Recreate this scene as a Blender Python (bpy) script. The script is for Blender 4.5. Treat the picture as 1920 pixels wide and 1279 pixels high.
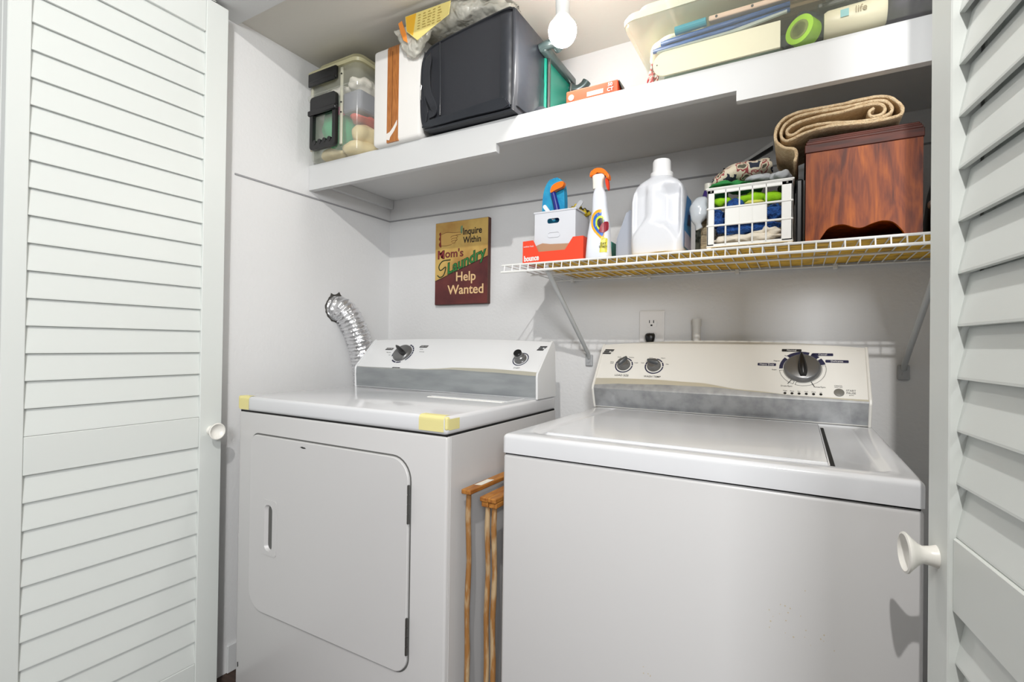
import bpy, bmesh, math, random
from mathutils import Vector, Matrix, noise
R = math.radians
PI = math.pi
random.seed(7)
for o in list(bpy.data.objects): bpy.data.objects.remove(o)
S = bpy.context.scene
COL = S.collection

# ------------------------------------------------------------------ camera, world, lights, exposure
def sc(h):
    r, g, b = h
    f = lambda c: (c/255/12.92) if c/255 <= .04045 else ((c/255+.055)/1.055)**2.4
    return (f(r), f(g), f(b), 1)

cam = bpy.data.cameras.new('camera')
cam.sensor_width = 36
cam.lens = 944.39/1920*36
cam.clip_start = .02
camo = bpy.data.objects.new('camera', cam)
COL.objects.link(camo)
yw, pt, rl = R(29.6598), R(.4336), R(.7682)
fw = Vector((-math.sin(yw)*math.cos(pt), math.cos(yw)*math.cos(pt), math.sin(pt)))
rt = Vector((math.cos(yw), math.sin(yw), 0))
up = rt.cross(fw)
r2 = math.cos(rl)*rt + math.sin(rl)*up
u2 = -math.sin(rl)*rt + math.cos(rl)*up
m3 = Matrix((r2, u2, -fw)).transposed()
camo.matrix_world = Matrix.Translation((1.5166, -1.6001, 1.0178)) @ m3.to_4x4()
S.camera = camo

W = bpy.data.worlds.new('world')
S.world = W
W.use_nodes = True
W.node_tree.nodes['Background'].inputs[0].default_value = (.97, .985, 1, 1)
W.node_tree.nodes['Background'].inputs[1].default_value = .60

def area(name, loc, target, sx, sy, power, col):
    l = bpy.data.lights.new(name, 'AREA')
    l.shape = 'RECTANGLE'; l.size = sx; l.size_y = sy; l.energy = power; l.color = col
    o = bpy.data.objects.new(name, l)
    COL.objects.link(o)
    o.location = loc
    o.rotation_euler = (Vector(target)-Vector(loc)).to_track_quat('-Z', 'Y').to_euler()
    return o
# hallway ceiling lamp behind the camera, and daylight from the window of the room behind it
area('hall_ceiling_lamp', (1.55, -2.1, 2.28), (1.0, 0, .9), .03, .03, 20, (1, .98, .95))
area('room_window_light', (2.45, -3.0, 1.70), (.9, 0, 1.1), .45, .55, 36, (.97, .985, 1))
# the bare bulb in the closet is the emitting globe of the light_bulb thing

vs = S.view_settings
vs.view_transform = 'Standard'; vs.look = 'None'; vs.exposure = 0.17; vs.gamma = 1
vs.use_curve_mapping = False

# ------------------------------------------------------------------ materials
MATS = {}
def mat(name, rgb=(200, 200, 200), rough=.5, metal=0, bump=0, bscale=200, bdist=.002, alpha=1, trans=0, var=None, vscale=8,
        vstretch=(1, 1, 1), coat=0, emit=None, spec=.5, detail=3, lo=.35, hi=.65):
    if name in MATS: return MATS[name]
    m = bpy.data.materials.new(name); m.use_nodes = True
    nt = m.node_tree; b = nt.nodes['Principled BSDF']
    b.inputs['Base Color'].default_value = sc(rgb)
    b.inputs['Roughness'].default_value = rough
    b.inputs['Metallic'].default_value = metal
    b.inputs['Specular IOR Level'].default_value = spec
    if coat: b.inputs['Coat Weight'].default_value = coat
    if alpha < 1: b.inputs['Alpha'].default_value = alpha
    if trans: b.inputs['Transmission Weight'].default_value = trans
    if emit:
        b.inputs['Emission Color'].default_value = sc(rgb); b.inputs['Emission Strength'].default_value = emit
    tc = nt.nodes.new('ShaderNodeTexCoord')
    if var or bump:
        mp = nt.nodes.new('ShaderNodeMapping'); nt.links.new(tc.outputs['Object'], mp.inputs[0])
        mp.inputs['Scale'].default_value = vstretch
    if var:
        n = nt.nodes.new('ShaderNodeTexNoise'); n.inputs['Scale'].default_value = vscale; n.inputs['Detail'].default_value = detail
        nt.links.new(mp.outputs[0], n.inputs[0])
        cr = nt.nodes.new('ShaderNodeValToRGB')
        cr.color_ramp.elements[0].position = lo; cr.color_ramp.elements[1].position = hi
        cr.color_ramp.elements[0].color = sc(var); cr.color_ramp.elements[1].color = sc(rgb)
        nt.links.new(n.outputs['Fac'], cr.inputs[0]); nt.links.new(cr.outputs[0], b.inputs['Base Color'])
    if bump:
        n = nt.nodes.new('ShaderNodeTexNoise'); n.inputs['Scale'].default_value = bscale; n.inputs['Detail'].default_value = 2
        nt.links.new(mp.outputs[0], n.inputs[0])
        bp = nt.nodes.new('ShaderNodeBump'); bp.inputs['Strength'].default_value = bump; bp.inputs['Distance'].default_value = bdist
        nt.links.new(n.outputs['Fac'], bp.inputs['Height']); nt.links.new(bp.outputs[0], b.inputs['Normal'])
    MATS[name] = m
    return m

mWall = mat('wall_paint', (221, 221, 221), .75, bump=.35, bscale=95, bdist=.0025)
mCeil = mat('ceiling_paint', (214, 211, 203), .8, bump=.2, bscale=80)
mShelf = mat('shelf_paint', (213, 214, 214), .5, bump=.05, bscale=30)
mSeam = mat('seam_strip', (150, 150, 152), .7)
mDoor = mat('louver_paint', (219, 223, 220), .42, bump=.03, bscale=40)
mKnob = mat('knob_paint', (238, 236, 230), .3)
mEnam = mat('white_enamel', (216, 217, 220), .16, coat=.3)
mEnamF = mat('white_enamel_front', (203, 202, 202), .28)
mCons = mat('console_white', (224, 225, 226), .3)
mConsW = mat('console_cream', (222, 220, 214), .32)
mGap = mat('dark_gap', (18, 18, 18), .8)
mSteel = mat('brushed_silver', (166, 170, 172), .42, metal=.6, var=(150, 154, 157), vscale=14, vstretch=(.6, 3, 3))
mSteelW = mat('worn_silver', (172, 174, 176), .45, metal=.6, var=(146, 148, 151), vscale=38, detail=8, lo=.28, hi=.62)
mChamp = mat('champagne_silver', (214, 211, 196), .3, metal=.5)
mBlk = mat('black_plastic', (16, 16, 18), .35)
mInk = mat('console_ink', (22, 22, 26), .5)
mNavy = mat('navy_ink', (26, 28, 62), .5)
mGreyDial = mat('dial_grey', (118, 118, 118), .3, metal=.6)
mGreyKnob = mat('knob_grey', (84, 86, 88), .35, metal=.3)
mBtn = mat('button_grey', (110, 108, 102), .4)
mTape = mat('yellow_tape', (226, 216, 150), .6, bump=.1, bscale=300)
mFoil = mat('duct_foil', (232, 232, 234), .32, metal=1, bump=1, bscale=60, bdist=.006)
mWire = mat('white_wire', (225, 225, 222), .35)
mStrut = mat('strut_white', (176, 178, 178), .4)
mFloor = mat('floor_wood', (70, 50, 38), .5, var=(52, 36, 28), vscale=10, vstretch=(1, 12, 1))
mPlate = mat('outlet_plate', (226, 224, 222), .35)

# ------------------------------------------------------------------ mesh helpers
WM = {}
def obj(name, bm, m, parent=None, smooth=False, origin=None):
    """link the bmesh (world coordinates) as ONE mesh object; a child is stored in its parent's frame"""
    if isinstance(m, str): m = MATS[m]
    bmesh.ops.recalc_face_normals(bm, faces=bm.faces)
    me = bpy.data.meshes.new(name)
    if parent is None:
        if origin is None:
            xs = [v.co for v in bm.verts]
            origin = Vector(((min(v.x for v in xs)+max(v.x for v in xs))/2, (min(v.y for v in xs)+max(v.y for v in xs))/2, min(v.z for v in xs)))
        M = Matrix.Translation(origin)
    else:
        M = WM[parent.name]
    bm.transform(M.inverted())
    for f in bm.faces: f.smooth = smooth
    bm.to_mesh(me); bm.free()
    ms = m if isinstance(m, (list, tuple)) else [m]
    for x in ms: me.materials.append(x)
    o = bpy.data.objects.new(name, me)
    COL.objects.link(o)
    if parent is None: o.matrix_world = M
    else: o.parent = parent
    WM[o.name] = M
    if smooth == 2 or smooth is True:
        pass
    return o

def autosmooth(o, ang=35):
    me = o.data
    bm = bmesh.new(); bm.from_mesh(me)
    for f in bm.faces: f.smooth = True
    for e in bm.edges:
        if len(e.link_faces) == 2 and e.calc_face_angle(0) > R(ang): e.smooth = False
    bm.to_mesh(me); bm.free()
    return o

def tag(o, label=None, cat=None, group=None, kind=None):
    if label: o['label'] = label
    if cat: o['category'] = cat
    if group: o['group'] = group
    if kind: o['kind'] = kind
    return o

def thing(name, loc, label, cat, group=None, kind=None):
    o = bpy.data.objects.new(name, None)
    COL.objects.link(o); o.location = loc; o.empty_display_size = .03
    WM[o.name] = Matrix.Translation(loc)
    return tag(o, label, cat, group, kind)

def NB(): return bmesh.new()

def box(bm, x0, x1, y0, y1, z0, z1, bev=0, seg=2, M=None, mi=0):
    r = bmesh.ops.create_cube(bm, size=1)
    vs_ = r['verts']
    for v in vs_:
        v.co = Vector(((x0+x1)/2+v.co.x*(x1-x0), (y0+y1)/2+v.co.y*(y1-y0), (z0+z1)/2+v.co.z*(z1-z0)))
    fs = list({f for v in vs_ for f in v.link_faces})
    if bev:
        es = list({e for v in vs_ for e in v.link_edges})
        g = bmesh.ops.bevel(bm, geom=es, offset=bev, segments=seg, profile=.5, affect='EDGES')
        vs_ = list({v for v in g['verts']} | {v for v in vs_ if v.is_valid})
        fs = list({f for v in vs_ for f in v.link_faces})
    for f in fs: f.material_index = mi
    if M is not None:
        bmesh.ops.transform(bm, matrix=M, verts=vs_)
    return vs_

def tube(bm, pts, r, seg=8, caps=True, mi=0, closed=False):
    pts = [Vector(p) for p in pts]
    n = len(pts)
    rr = r if isinstance(r, (list, tuple)) else [r]*n
    rings = []
    nrm = None
    for i in range(n):
        if closed: t = pts[(i+1) % n]-pts[i-1]
        elif i == 0: t = pts[1]-pts[0]
        elif i == n-1: t = pts[-1]-pts[-2]
        else: t = (pts[i+1]-pts[i]).normalized()+(pts[i]-pts[i-1]).normalized()
        t.normalize()
        if nrm is None:
            a = Vector((0, 0, 1)) if abs(t.z) < .9 else Vector((1, 0, 0))
            nrm = (a-t*a.dot(t)).normalized()
        else:
            nrm = nrm-t*nrm.dot(t)
            if nrm.length < 1e-6: nrm = t.orthogonal()
            nrm.normalize()
        b = t.cross(nrm)
        rings.append([bm.verts.new(pts[i]+rr[i]*(math.cos(2*PI*k/seg)*nrm+math.sin(2*PI*k/seg)*b)) for k in range(seg)])
    m = n if closed else n-1
    for i in range(m):
        A, B = rings[i], rings[(i+1) % n]
        for k in range(seg):
            f = bm.faces.new((A[k], A[(k+1) % seg], B[(k+1) % seg], B[k])); f.smooth = True; f.material_index = mi
    if caps and not closed:
        for q in (rings[0], rings[-1]):
            try: bm.faces.new(q).material_index = mi
            except ValueError: pass

def loft(bm, rings, caps=True, mi=0, closed=True):
    R_ = [[bm.verts.new(p) for p in r] for r in rings]
    n = len(R_[0])
    for A, B in zip(R_, R_[1:]):
        for k in range(n if closed else n-1):
            f = bm.faces.new((A[k], A[(k+1) % n], B[(k+1) % n], B[k])); f.material_index = mi
    if caps and closed:
        bm.faces.new(R_[0]).material_index = mi; bm.faces.new(R_[-1]).material_index = mi
    return R_

def lathe(bm, prof, origin, axis=(0, 0, 1), seg=24, mi=0):
    """prof: (radius, height along axis)"""
    q = Vector((0, 0, 1)).rotation_difference(Vector(axis).normalized()).to_matrix()
    o = Vector(origin)
    rings = [[o+q @ Vector((max(r, 1e-5)*math.cos(2*PI*k/seg), max(r, 1e-5)*math.sin(2*PI*k/seg), h)) for k in range(seg)] for r, h in prof]
    loft(bm, rings, mi=mi)

def prism(bm, poly, f0, f1, mi=0):
    """poly of 2-D points mapped through f0 and f1 to the two faces of a slab"""
    A = [bm.verts.new(f0(*p)) for p in poly]; B = [bm.verts.new(f1(*p)) for p in poly]
    n = len(poly)
    fs = [bm.faces.new(A), bm.faces.new(B[::-1])]
    for k in range(n): fs.append(bm.faces.new((A[k], A[(k+1) % n], B[(k+1) % n], B[k])))
    for f in fs: f.material_index = mi

def prism_xz(bm, poly, y0, y1, mi=0):
    prism(bm, poly, lambda a, b: Vector((a, y0, b)), lambda a, b: Vector((a, y1, b)), mi)

def rrect(x0, x1, z0, z1, r, n=6):
    out = []
    rs = r if isinstance(r, (list, tuple)) else (r, r, r, r)     # bl, br, tr, tl
    for (cx, cz, a0, q) in ((x0+rs[0], z0+rs[0], PI, rs[0]), (x1-rs[1], z0+rs[1], 1.5*PI, rs[1]), (x1-rs[2], z1-rs[2], 0, rs[2]), (x0+rs[3], z1-rs[3], .5*PI, rs[3])):
        for k in range(n+1):
            a = a0+k/n*PI/2
            out.append((cx+q*math.cos(a), cz+q*math.sin(a)))
    return out

def se_ring(cx, cy, z, a, b, p=4, n=32, fx=None):
    """superellipse ring in a horizontal plane"""
    out = []
    for k in range(n):
        t = 2*PI*k/n
        c, s = math.cos(t), math.sin(t)
        out.append(Vector((cx+a*math.copysign(abs(c)**(2/p), c), cy+b*math.copysign(abs(s)**(2/p), s), z)))
    return out

def text(name, s, size, M, m, parent, thick=.0003, bold=0, align='CENTER', shear=0, sx=1):
    """lettering as a thin solid mesh; M maps text plane (x right, y up, z out) to the world"""
    cu = bpy.data.curves.new('t', 'FONT')
    cu.body = s; cu.size = size; cu.align_x = align; cu.align_y = 'CENTER'; cu.extrude = thick; cu.offset = bold; cu.shear = shear
    cu.resolution_u = 4
    t = bpy.data.objects.new('t', cu); COL.objects.link(t)
    bpy.context.view_layer.update()
    me = t.evaluated_get(bpy.context.evaluated_depsgraph_get()).to_mesh()
    bm = bmesh.new(); bm.from_mesh(me)
    t.to_mesh_clear() if hasattr(t, 'to_mesh_clear') else None
    bpy.data.objects.remove(t); bpy.data.curves.remove(cu)
    bmesh.ops.transform(bm, matrix=M @ Matrix.Diagonal((sx, 1, 1, 1)), verts=bm.verts)
    return obj(name, bm, m, parent)

def frame(o, u, v):
    u = Vector(u).normalized(); v = Vector(v).normalized(); n = u.cross(v)
    M = Matrix((u, v, n)).transposed().to_4x4()
    return Matrix.Translation(o) @ M

def noisy(bm, amp, scale, seed=0, verts=None):
    for v in (verts or bm.verts):
        q = v.co*scale+Vector((seed, seed*1.7, seed*.3))
        v.co += Vector(noise.noise_vector(q))*amp

def smooth_closed(pts, n=4):
    out = []
    m = len(pts)
    for i in range(m):
        p0, p1, p2, p3 = [Vector((*pts[(i+k-1) % m], 0)) for k in range(4)]
        for k in range(n):
            t = k/n
            q = .5*((2*p1)+(-p0+p2)*t+(2*p0-5*p1+4*p2-p3)*t*t+(-p0+3*p1-3*p2+p3)*t**3)
            out.append((q.x, q.y))
    return out

def smooth_open(pts, n=4):
    P = [Vector(p) for p in pts]
    P = [P[0]*2-P[1]]+P+[P[-1]*2-P[-2]]
    out = []
    for i in range(1, len(P)-2):
        p0, p1, p2, p3 = P[i-1:i+3]
        for k in range(n):
            t = k/n
            out.append(.5*((2*p1)+(-p0+p2)*t+(2*p0-5*p1+4*p2-p3)*t*t+(-p0+3*p1-3*p2+p3)*t**3))
    out.append(P[-2])
    return out

def interp(t, xs, ys):
    if t <= xs[0]: return ys[0]
    for i in range(len(xs)-1):
        if t <= xs[i+1]:
            k = (t-xs[i])/(xs[i+1]-xs[i]); k = k*k*(3-2*k)
            return ys[i]+(ys[i+1]-ys[i])*k
    return ys[-1]

def blob(bm, c, s, amp=.01, fr=20, seed=0, sub=4, flat=None, mi=0):
    r = bmesh.ops.create_icosphere(bm, subdivisions=sub, radius=1)
    for v in r['verts']:
        d = v.co.copy()
        n1 = noise.noise(Vector((d.x*s[0]*fr+seed, d.y*s[1]*fr, d.z*s[2]*fr)))
        v.co = Vector((c[0]+d.x*s[0], c[1]+d.y*s[1], c[2]+d.z*s[2]))+d*amp*n1
        if flat is not None and v.co.z < flat: v.co.z = flat
        for f in v.link_faces: f.smooth = True; f.material_index = mi

# ------------------------------------------------------------------ the setting
SX = 1.86     # right wall of the closet
def struct(name, bm, m, parent=None):
    o = obj(name, bm, m, parent)
    if parent is None: o['kind'] = 'structure'
    return o
b = NB(); box(b, -1.2, 3.6, -4.2, .1, -.08, 0); struct('floor', b, mFloor)
b = NB(); box(b, -.12, SX+.12, 0, .1, 0, 2.15); struct('wall_back', b, mWall)
b = NB(); box(b, -.12, 0, -.68, 0, 0, 2.15); box(b, -1.2, 0, -.80, -.68, 0, 2.45); struct('wall_left', b, mWall)
b = NB(); box(b, SX, SX+.12, -.68, 0, 0, 2.15); box(b, SX, 3.6, -.80, -.68, 0, 2.45); struct('wall_right', b, mWall)
b = NB(); box(b, 0, SX, -.68, 0, 2.010, 2.15); struct('ceiling', b, mCeil)
b = NB(); box(b, 0, SX, -.80, -.68, 1.996, 2.45); struct('wall_front', b, mShelf)
b = NB(); box(b, -1.2, 3.6, -4.2, -.80, 2.45, 2.55); struct('ceiling_hall', b, mCeil)
b = NB(); box(b, -1.2, 1.5, -4.3, -4.2, 0, 2.45); struct('wall_hall', b, mWall)
b = NB(); box(b, 0, .008, -.68, -.001, 0, .085, .002, 1); struct('baseboard_left', b, mShelf)
b = NB(); box(b, 0, .003, -.68, -.003, 1.5315, 1.5365); struct('trim_1', b, mSeam)
b = NB(); box(b, 0, SX, -.003, 0, 1.5315, 1.5365); struct('trim_2', b, mSeam)

# bifold louvered doors. F maps (a = along the panel away from the camera, d = depth into the panel, z)
def louver_panel(parent, F, width, z0, z1, stile0, stile1, mid, pitch, thick=.028, proud=.009, top=.095, bottom=.1005, rise=.011, lip=.0075, over=-.0005):
    def bx(bm, a0, a1, d0, d1, za, zb):
        v = box(bm, a0, a1, d0, d1, za, zb, .0015, 1)
        for q in v: q.co = F(*q.co)
    b = NB()
    bx(b, 0, stile0, 0, thick, z0, z1); bx(b, width-stile1, width, 0, thick, z0, z1)
    obj('stile_frame', b, mDoor, parent)
    b = NB()
    for a, c in ((z0, z0+bottom), (mid[0], mid[1]), (z1-top, z1)):
        bx(b, stile0, width-stile1, lip*.6, thick-lip*.6, a, c)
    obj('rail', b, mDoor, parent)
    b = NB()
    for za, zb in ((z0+bottom, mid[0]), (mid[1], z1-top)):
        n = max(1, round((zb-za)/pitch)); p = (zb-za)/n; ov = over
        for k in range(n):
            zc = za+k*p
            # slat: lower front edge proud, upper edge tucked behind the next one
            prof = [(lip, zc+.0010), (lip+.005, zc+.0004), (lip+.005+rise, zc+p+ov), (lip+rise, zc+p+ov+.0012), (lip, zc+.0038)]
            A = [b.verts.new(F(stile0-.001, d, z)) for d, z in prof]; B = [b.verts.new(F(width-stile1+.001, d, z)) for d, z in prof]
            b.faces.new(A); b.faces.new(B[::-1])
            for i in range(len(prof)): b.faces.new((A[i], A[(i+1) % 5], B[(i+1) % 5], B[i]))
    obj('louver_slats', b, mDoor, parent)

def cup_knob(parent, base, n, r=.0255, L=.036):
    b = NB()
    prof = [(.0135, 0), (.0115, .006), (.0105, L*.45), (.013, L*.62), (r*.8, L*.85), (r, L), (r, L+.002), (r-.0025, L+.003), (r*.7, L-.003), (r*.35, L-.007), (.004, L-.009)]
    lathe(b, prof, base, n, 28)
    o = obj('knob', b, mKnob, parent, smooth=True)
    autosmooth(o, 50)

DT = 1.986
d1 = thing('door_1', (.03, -1.0, .012), 'white louvered folding closet door, left of the dryer', 'door', kind='structure')
F1 = lambda a, d, z: Vector((.060-d, -1.212+a, z))
louver_panel(d1, F1, .470, .014, DT, .039, .062, (.7185, .803), .0604, rise=.008, lip=.0035, over=.003)
F1b = lambda a, d, z: Vector((.0285-d, -1.212+a, z))
louver_panel(d1, F1b, .470, .014, DT, .039, .062, (.7185, .803), .0604, rise=.008, lip=.0035, over=.003)
cup_knob(d1, (.0601, -.772, .762), (1, 0, 0), .0235, .03)
b = NB()
box(b, .03, .055, -.815, -.775, 1.990, 1.9975, .001, 1); tube(b, [(.045, -.79, 1.980), (.045, -.79, 1.993)], .007, 10)
tube(b, [(.058, -.80, 1.9895), (.058, -.78, 1.9895)], .004, 8)
obj('pivot_bracket', b, mat('zinc', (120, 124, 122), .3, metal=1), d1)

al = R(7.75)
e = Vector((-math.sin(al), math.cos(al), 0)); nrm = Vector((-math.cos(al), -math.sin(al), 0))
Pfar = Vector((1.6600, -.786, 0))
WD = .46
F2 = lambda a, d, z: Pfar-e*(WD-a)-nrm*d+Vector((0, 0, z))
d2 = thing('door_2', (1.70, -.95, .012), 'white louvered folding closet door, right of the washer', 'door', kind='structure')
louver_panel(d2, F2, WD, .014, DT, .03, .058, (.7185, .803), .0604)
F2b = lambda a, d, z: Pfar-e*(WD-a)-nrm*(d+.0315)+Vector((0, 0, z))
louver_panel(d2, F2b, WD, .014, DT, .03, .058, (.7185, .803), .0604)
cup_knob(d2, F2(WD-.026, 0, .768), nrm, .0245, .030)

# ------------------------------------------------------------------ upper shelf
sh = thing('wall_shelf', (SX/2, -.2, 1.621), 'deep white painted board shelf with stepped front edge across the closet', 'shelf')
b = NB(); box(b, .001, SX-.001, -.392, -.001, 1.6215, 1.6425); obj('board', b, mShelf, sh)
b = NB()
prism_xz(b, [(.001, 1.556), (.779, 1.556), (.779, 1.579), (1.394, 1.579), (1.394, 1.556), (SX-.001, 1.556), (SX-.001, 1.6427), (.001, 1.6427)], -.410, -.391)
obj('fascia', b, mShelf, sh)
for xa in (.001, SX-.02):
    b = NB(); box(b, xa, xa+.019, -.39, -.002, 1.585, 1.6212, .001, 1); obj('cleat', b, mShelf, sh)

# ------------------------------------------------------------------ consoles of both machines
def console(parent, x0, x1, prof, tfun, champ, crown, metal, mCons=mCons):
    """prof: back bottom y, P0 (front bottom), Mid (crease), Top front, back top -> white hood, silver band"""
    yb, P0, Mc, T, yt = prof
    n = 28
    L = math.hypot(T[0]-Mc[0], T[1]-Mc[1]); s = ((T[0]-Mc[0])/L, (T[1]-Mc[1])/L); nn = (-s[1], s[0])
    def on(v, h=0): return (Mc[0]+s[0]*v+nn[0]*h, Mc[1]+s[1]*v+nn[1]*h)
    b = NB()
    xs = [x0+(x1-x0)*i/n for i in range(n+1)]
    rings = []
    for x in xs:
        t = (x-x0)/(x1-x0); c = crown*(1-(2*t-1)**2)
        Lc = L+c
        f = [on(Lc*k/5, 0) for k in range(6)]
        te = on(Lc, 0); tb = (te[0]+.006, te[1]+.004); c = te[1]-T[1]
        rings.append([Vector((x, y, z)) for y, z in [(yb, P0[1]), (P0[0]+.002, P0[1])]+f+[tb, (te[0]+.014, te[1]+.003), (max(yt, te[0]+.016), te[1]-.012)]])
    loft(b, rings)
    o = autosmooth(obj('hood', b, mCons, parent), 30)
    # end caps, slightly proud
    for xa, xb in ((x0-.006, x0+.0005), (x1-.0005, x1+.006)):
        b = NB()
        poly = [(yb, P0[1]-.002), (P0[0]-.004, P0[1]-.002), (Mc[0]-.005, Mc[1]-.004), (Mc[0]-.003, Mc[1]+.006), (T[0]-.003, T[1]+.002), (T[0]+.004, T[1]+.007), (T[0]+.012, T[1]+.006), (yt, T[1]-.010)]
        A = [b.verts.new((xa, y, z)) for y, z in poly]; B = [b.verts.new((xb, y, z)) for y, z in poly]
        b.faces.new(A); b.faces.new(B[::-1])
        for i in range(len(poly)): b.faces.new((A[i], A[(i+1) % len(poly)], B[(i+1) % len(poly)], B[i]))
        bmesh.ops.bevel(b, geom=b.edges[:], offset=.0015, segments=1, affect='EDGES')
        obj('end_cap', b, mCons, parent)
    # silver band with a wavy upper edge
    b = NB()
    rings = []
    for x in xs:
        t = tfun(x)
        q = [(P0[0]-.001, P0[1]+.003), (P0[0]*.35+Mc[0]*.65-.0035, P0[1]*.35+Mc[1]*.65), (Mc[0]-.0022, Mc[1]-.001), on(.002, .0018), on(max(t, .004), .0018), on(max(t, .004)+.0012, -.0005), (P0[0]+.004, P0[1]+.003)]
        rings.append([Vector((x, y, z)) for y, z in q])
    loft(b, rings)
    autosmooth(obj('trim_band', b, metal, parent), 25)
    b = NB()
    rings = []
    for x in xs:
        t = tfun(x); g = min(champ(x), t-.0005)
        q = [on(g, .0021), on(t, .0021), on(t, .001), on(g, .001)]
        rings.append([Vector((x, y, z)) for y, z in q])
    loft(b, rings)
    obj('champagne_inlay', b, mChamp, parent)
    def M(x, v, h=.0002):
        y, z = on(v, h)
        return frame((x, y, z), (1, 0, 0), (0, s[0], s[1]))
    return M

def ring_mark(bm, M, r0, r1, a0=0, a1=360, n=40, h=.0004, sx=1):
    k = max(3, int(n*abs(a1-a0)/360))
    out = [M @ Vector((r1*math.cos(R(a0+(a1-a0)*i/k)), r1*math.sin(R(a0+(a1-a0)*i/k)), h)) for i in range(k+1)]
    inn = [M @ Vector((r0*math.cos(R(a0+(a1-a0)*i/k)), r0*math.sin(R(a0+(a1-a0)*i/k)), h)) for i in range(k+1)]
    o = [bm.verts.new(p) for p in out]; q = [bm.verts.new(p) for p in inn]
    for i in range(k): bm.faces.new((o[i], o[i+1], q[i+1], q[i]))

def disc_stack(name, M, prof, m, parent, seg=32):
    b = NB()
    rings = [[M @ Vector((max(r, 1e-5)*math.cos(2*PI*k/seg), max(r, 1e-5)*math.sin(2*PI*k/seg), h)) for k in range(seg)] for r, h in prof]
    loft(b, rings)
    return autosmooth(obj(name, b, m, parent), 40)

def grip(name, M, L, w, h, ang, m, parent, off=0):
    """raised tapered finger bar on a dial"""
    b = NB()
    Q = M @ Matrix.Rotation(R(ang), 4, 'Z')
    rings = []
    for t in [i/10 for i in range(11)]:
        y = (t-.5)*L+off; k = math.sin(PI*min(max(t, .03), .97))**.28
        ww = w*k*(1.15-.35*t); hh = h*(.55+.45*k)
        rings.append([Q @ Vector(p) for p in ((-ww, y, 0), (-ww*.75, y, hh*.8), (-ww*.3, y, hh), (ww*.3, y, hh), (ww*.75, y, hh*.8), (ww, y, 0))])
    loft(b, rings)
    return autosmooth(obj(name, b, m, parent), 50)

def pill(bm, M, w, h, r=.0015, z=.0004, slant=0):
    poly = rrect(-w/2, w/2, -h/2, h/2, r, 3)
    bm.faces.new([bm.verts.new(M @ Vector((x+slant*y, y, z))) for x, y in poly])

def logo(parent, M, w=.026, h=.017):
    b = NB()
    for xa, xb, ya, yb in ((-.5, .5, .5, .22), (-.5, .12, .15, -.13), (.22, .5, .15, .0), (-.5, .42, -.20, -.5)):
        b.faces.new([b.verts.new(M @ Vector((x*w+.42*y*h, y*h, .0005))) for x, y in ((xa, ya), (xb, ya), (xb, yb), (xa, yb))])
    obj('emblem', b, mInk, parent)

# ------------------------------------------------------------------ dryer
DX0, DX1, DF, DB, DZ = .1325, .8695, -.7375, -.1875, .8629
dr = thing('clothes_dryer', ((DX0+DX1)/2, (DF+DB)/2, 0), 'white front-loading clothes dryer on the left with yellow tape on its corners', 'dryer')
b = NB()
box(b, DX0+.001, DX1-.001, DF+.003, DB, .012, .8195, .006, 3)
for x in (DX0+.05, DX1-.05):
    for y in (DF+.06, DB-.06): tube(b, [(x, y, 0), (x, y, .02)], .018, 12)
autosmooth(obj('cabinet', b, mEnamF, dr))
b = NB()
A = [(DX1-.0012, DF+.012), (DX1-.0012, DF+.0135)]
box(b, DX1-.0015, DX1-.0004, DF+.0125, DF+.0145, .02, .8195); box(b, DX1-.0018, DX1-.0002, DF+.016, DB-.001, .02, .8195, .0005, 1)
obj('side_panel', b, mEnamF, dr)
b = NB(); box(b, DX0+.004, DX1-.004, DF+.006, DB, .8185, .8235); obj('gap_shadow_strip', b, mGap, dr)
b = NB(); box(b, DX0, DX1, DF, DB, .8225, DZ, .009, 4); o = autosmooth(obj('top_panel', b, mEnam, dr), 50)
# lint screen door at the back of the top, and a bright reflection ahead of it
b = NB(); box(b, .575, .835, -.425, -.325, DZ-.0005, DZ+.002, .001, 1); obj('lint_screen_door', b, mEnam, dr)
b = NB(); box(b, .575, .83, -.4435, -.431, DZ-.0005, DZ+.0012); obj('reflection_strip', b, mat('bright_strip', (245, 245, 240), .4), dr)  # reflection on the enamel, put into the colour of a thin near-white strip
# door
dx0, dx1, dz0, dz1 = .193, .772, .279, .765
outer = rrect(dx0, dx1, dz0, dz1, (.062, .04, .055, .03), 8)
inner = rrect(dx0+.003, dx1-.003, dz0+.003, dz1-.003, (.059, .037, .052, .027), 8)
b = NB(); prism_xz(b, outer, DF+.0024, DF+.006); obj('door_gap', b, mat('door_gap_grey', (96, 96, 94), .8), dr)
b = NB()
hole = rrect(.2665, .2995, .455, .579, .0155, 6)
fr_ = [b.verts.new((x, DF-.0035, z)) for x, z in rrect(dx0+.006, dx1-.006, dz0+.006, dz1-.006, (.056, .034, .049, .024), 8)]
md_ = [b.verts.new((x, DF-.0022, z)) for x, z in rrect(dx0+.0042, dx1-.0042, dz0+.0042, dz1-.0042, (.058, .036, .051, .026), 8)]
bk_ = [b.verts.new((x, DF+.005, z)) for x, z in rrect(dx0+.0035, dx1-.0035, dz0+.0035, dz1-.0035, (.0585, .0365, .0515, .0265), 8)]
for A_, B_ in ((fr_, md_), (md_, bk_)):
    for i in range(len(A_)): b.faces.new((A_[i], A_[(i+1) % len(A_)], B_[(i+1) % len(A_)], B_[i]))
hl_ = [b.verts.new((x, DF-.0035, z)) for x, z in hole]
es = [b.edges.get((fr_[i], fr_[(i+1) % len(fr_)])) for i in range(len(fr_))]+[b.edges.new((hl_[i], hl_[(i+1) % len(hl_)])) for i in range(len(hl_))]
bmesh.ops.triangle_fill(b, edges=es, use_beauty=True)
dd = autosmooth(obj('door', b, mEnamF, dr), 12)
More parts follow.
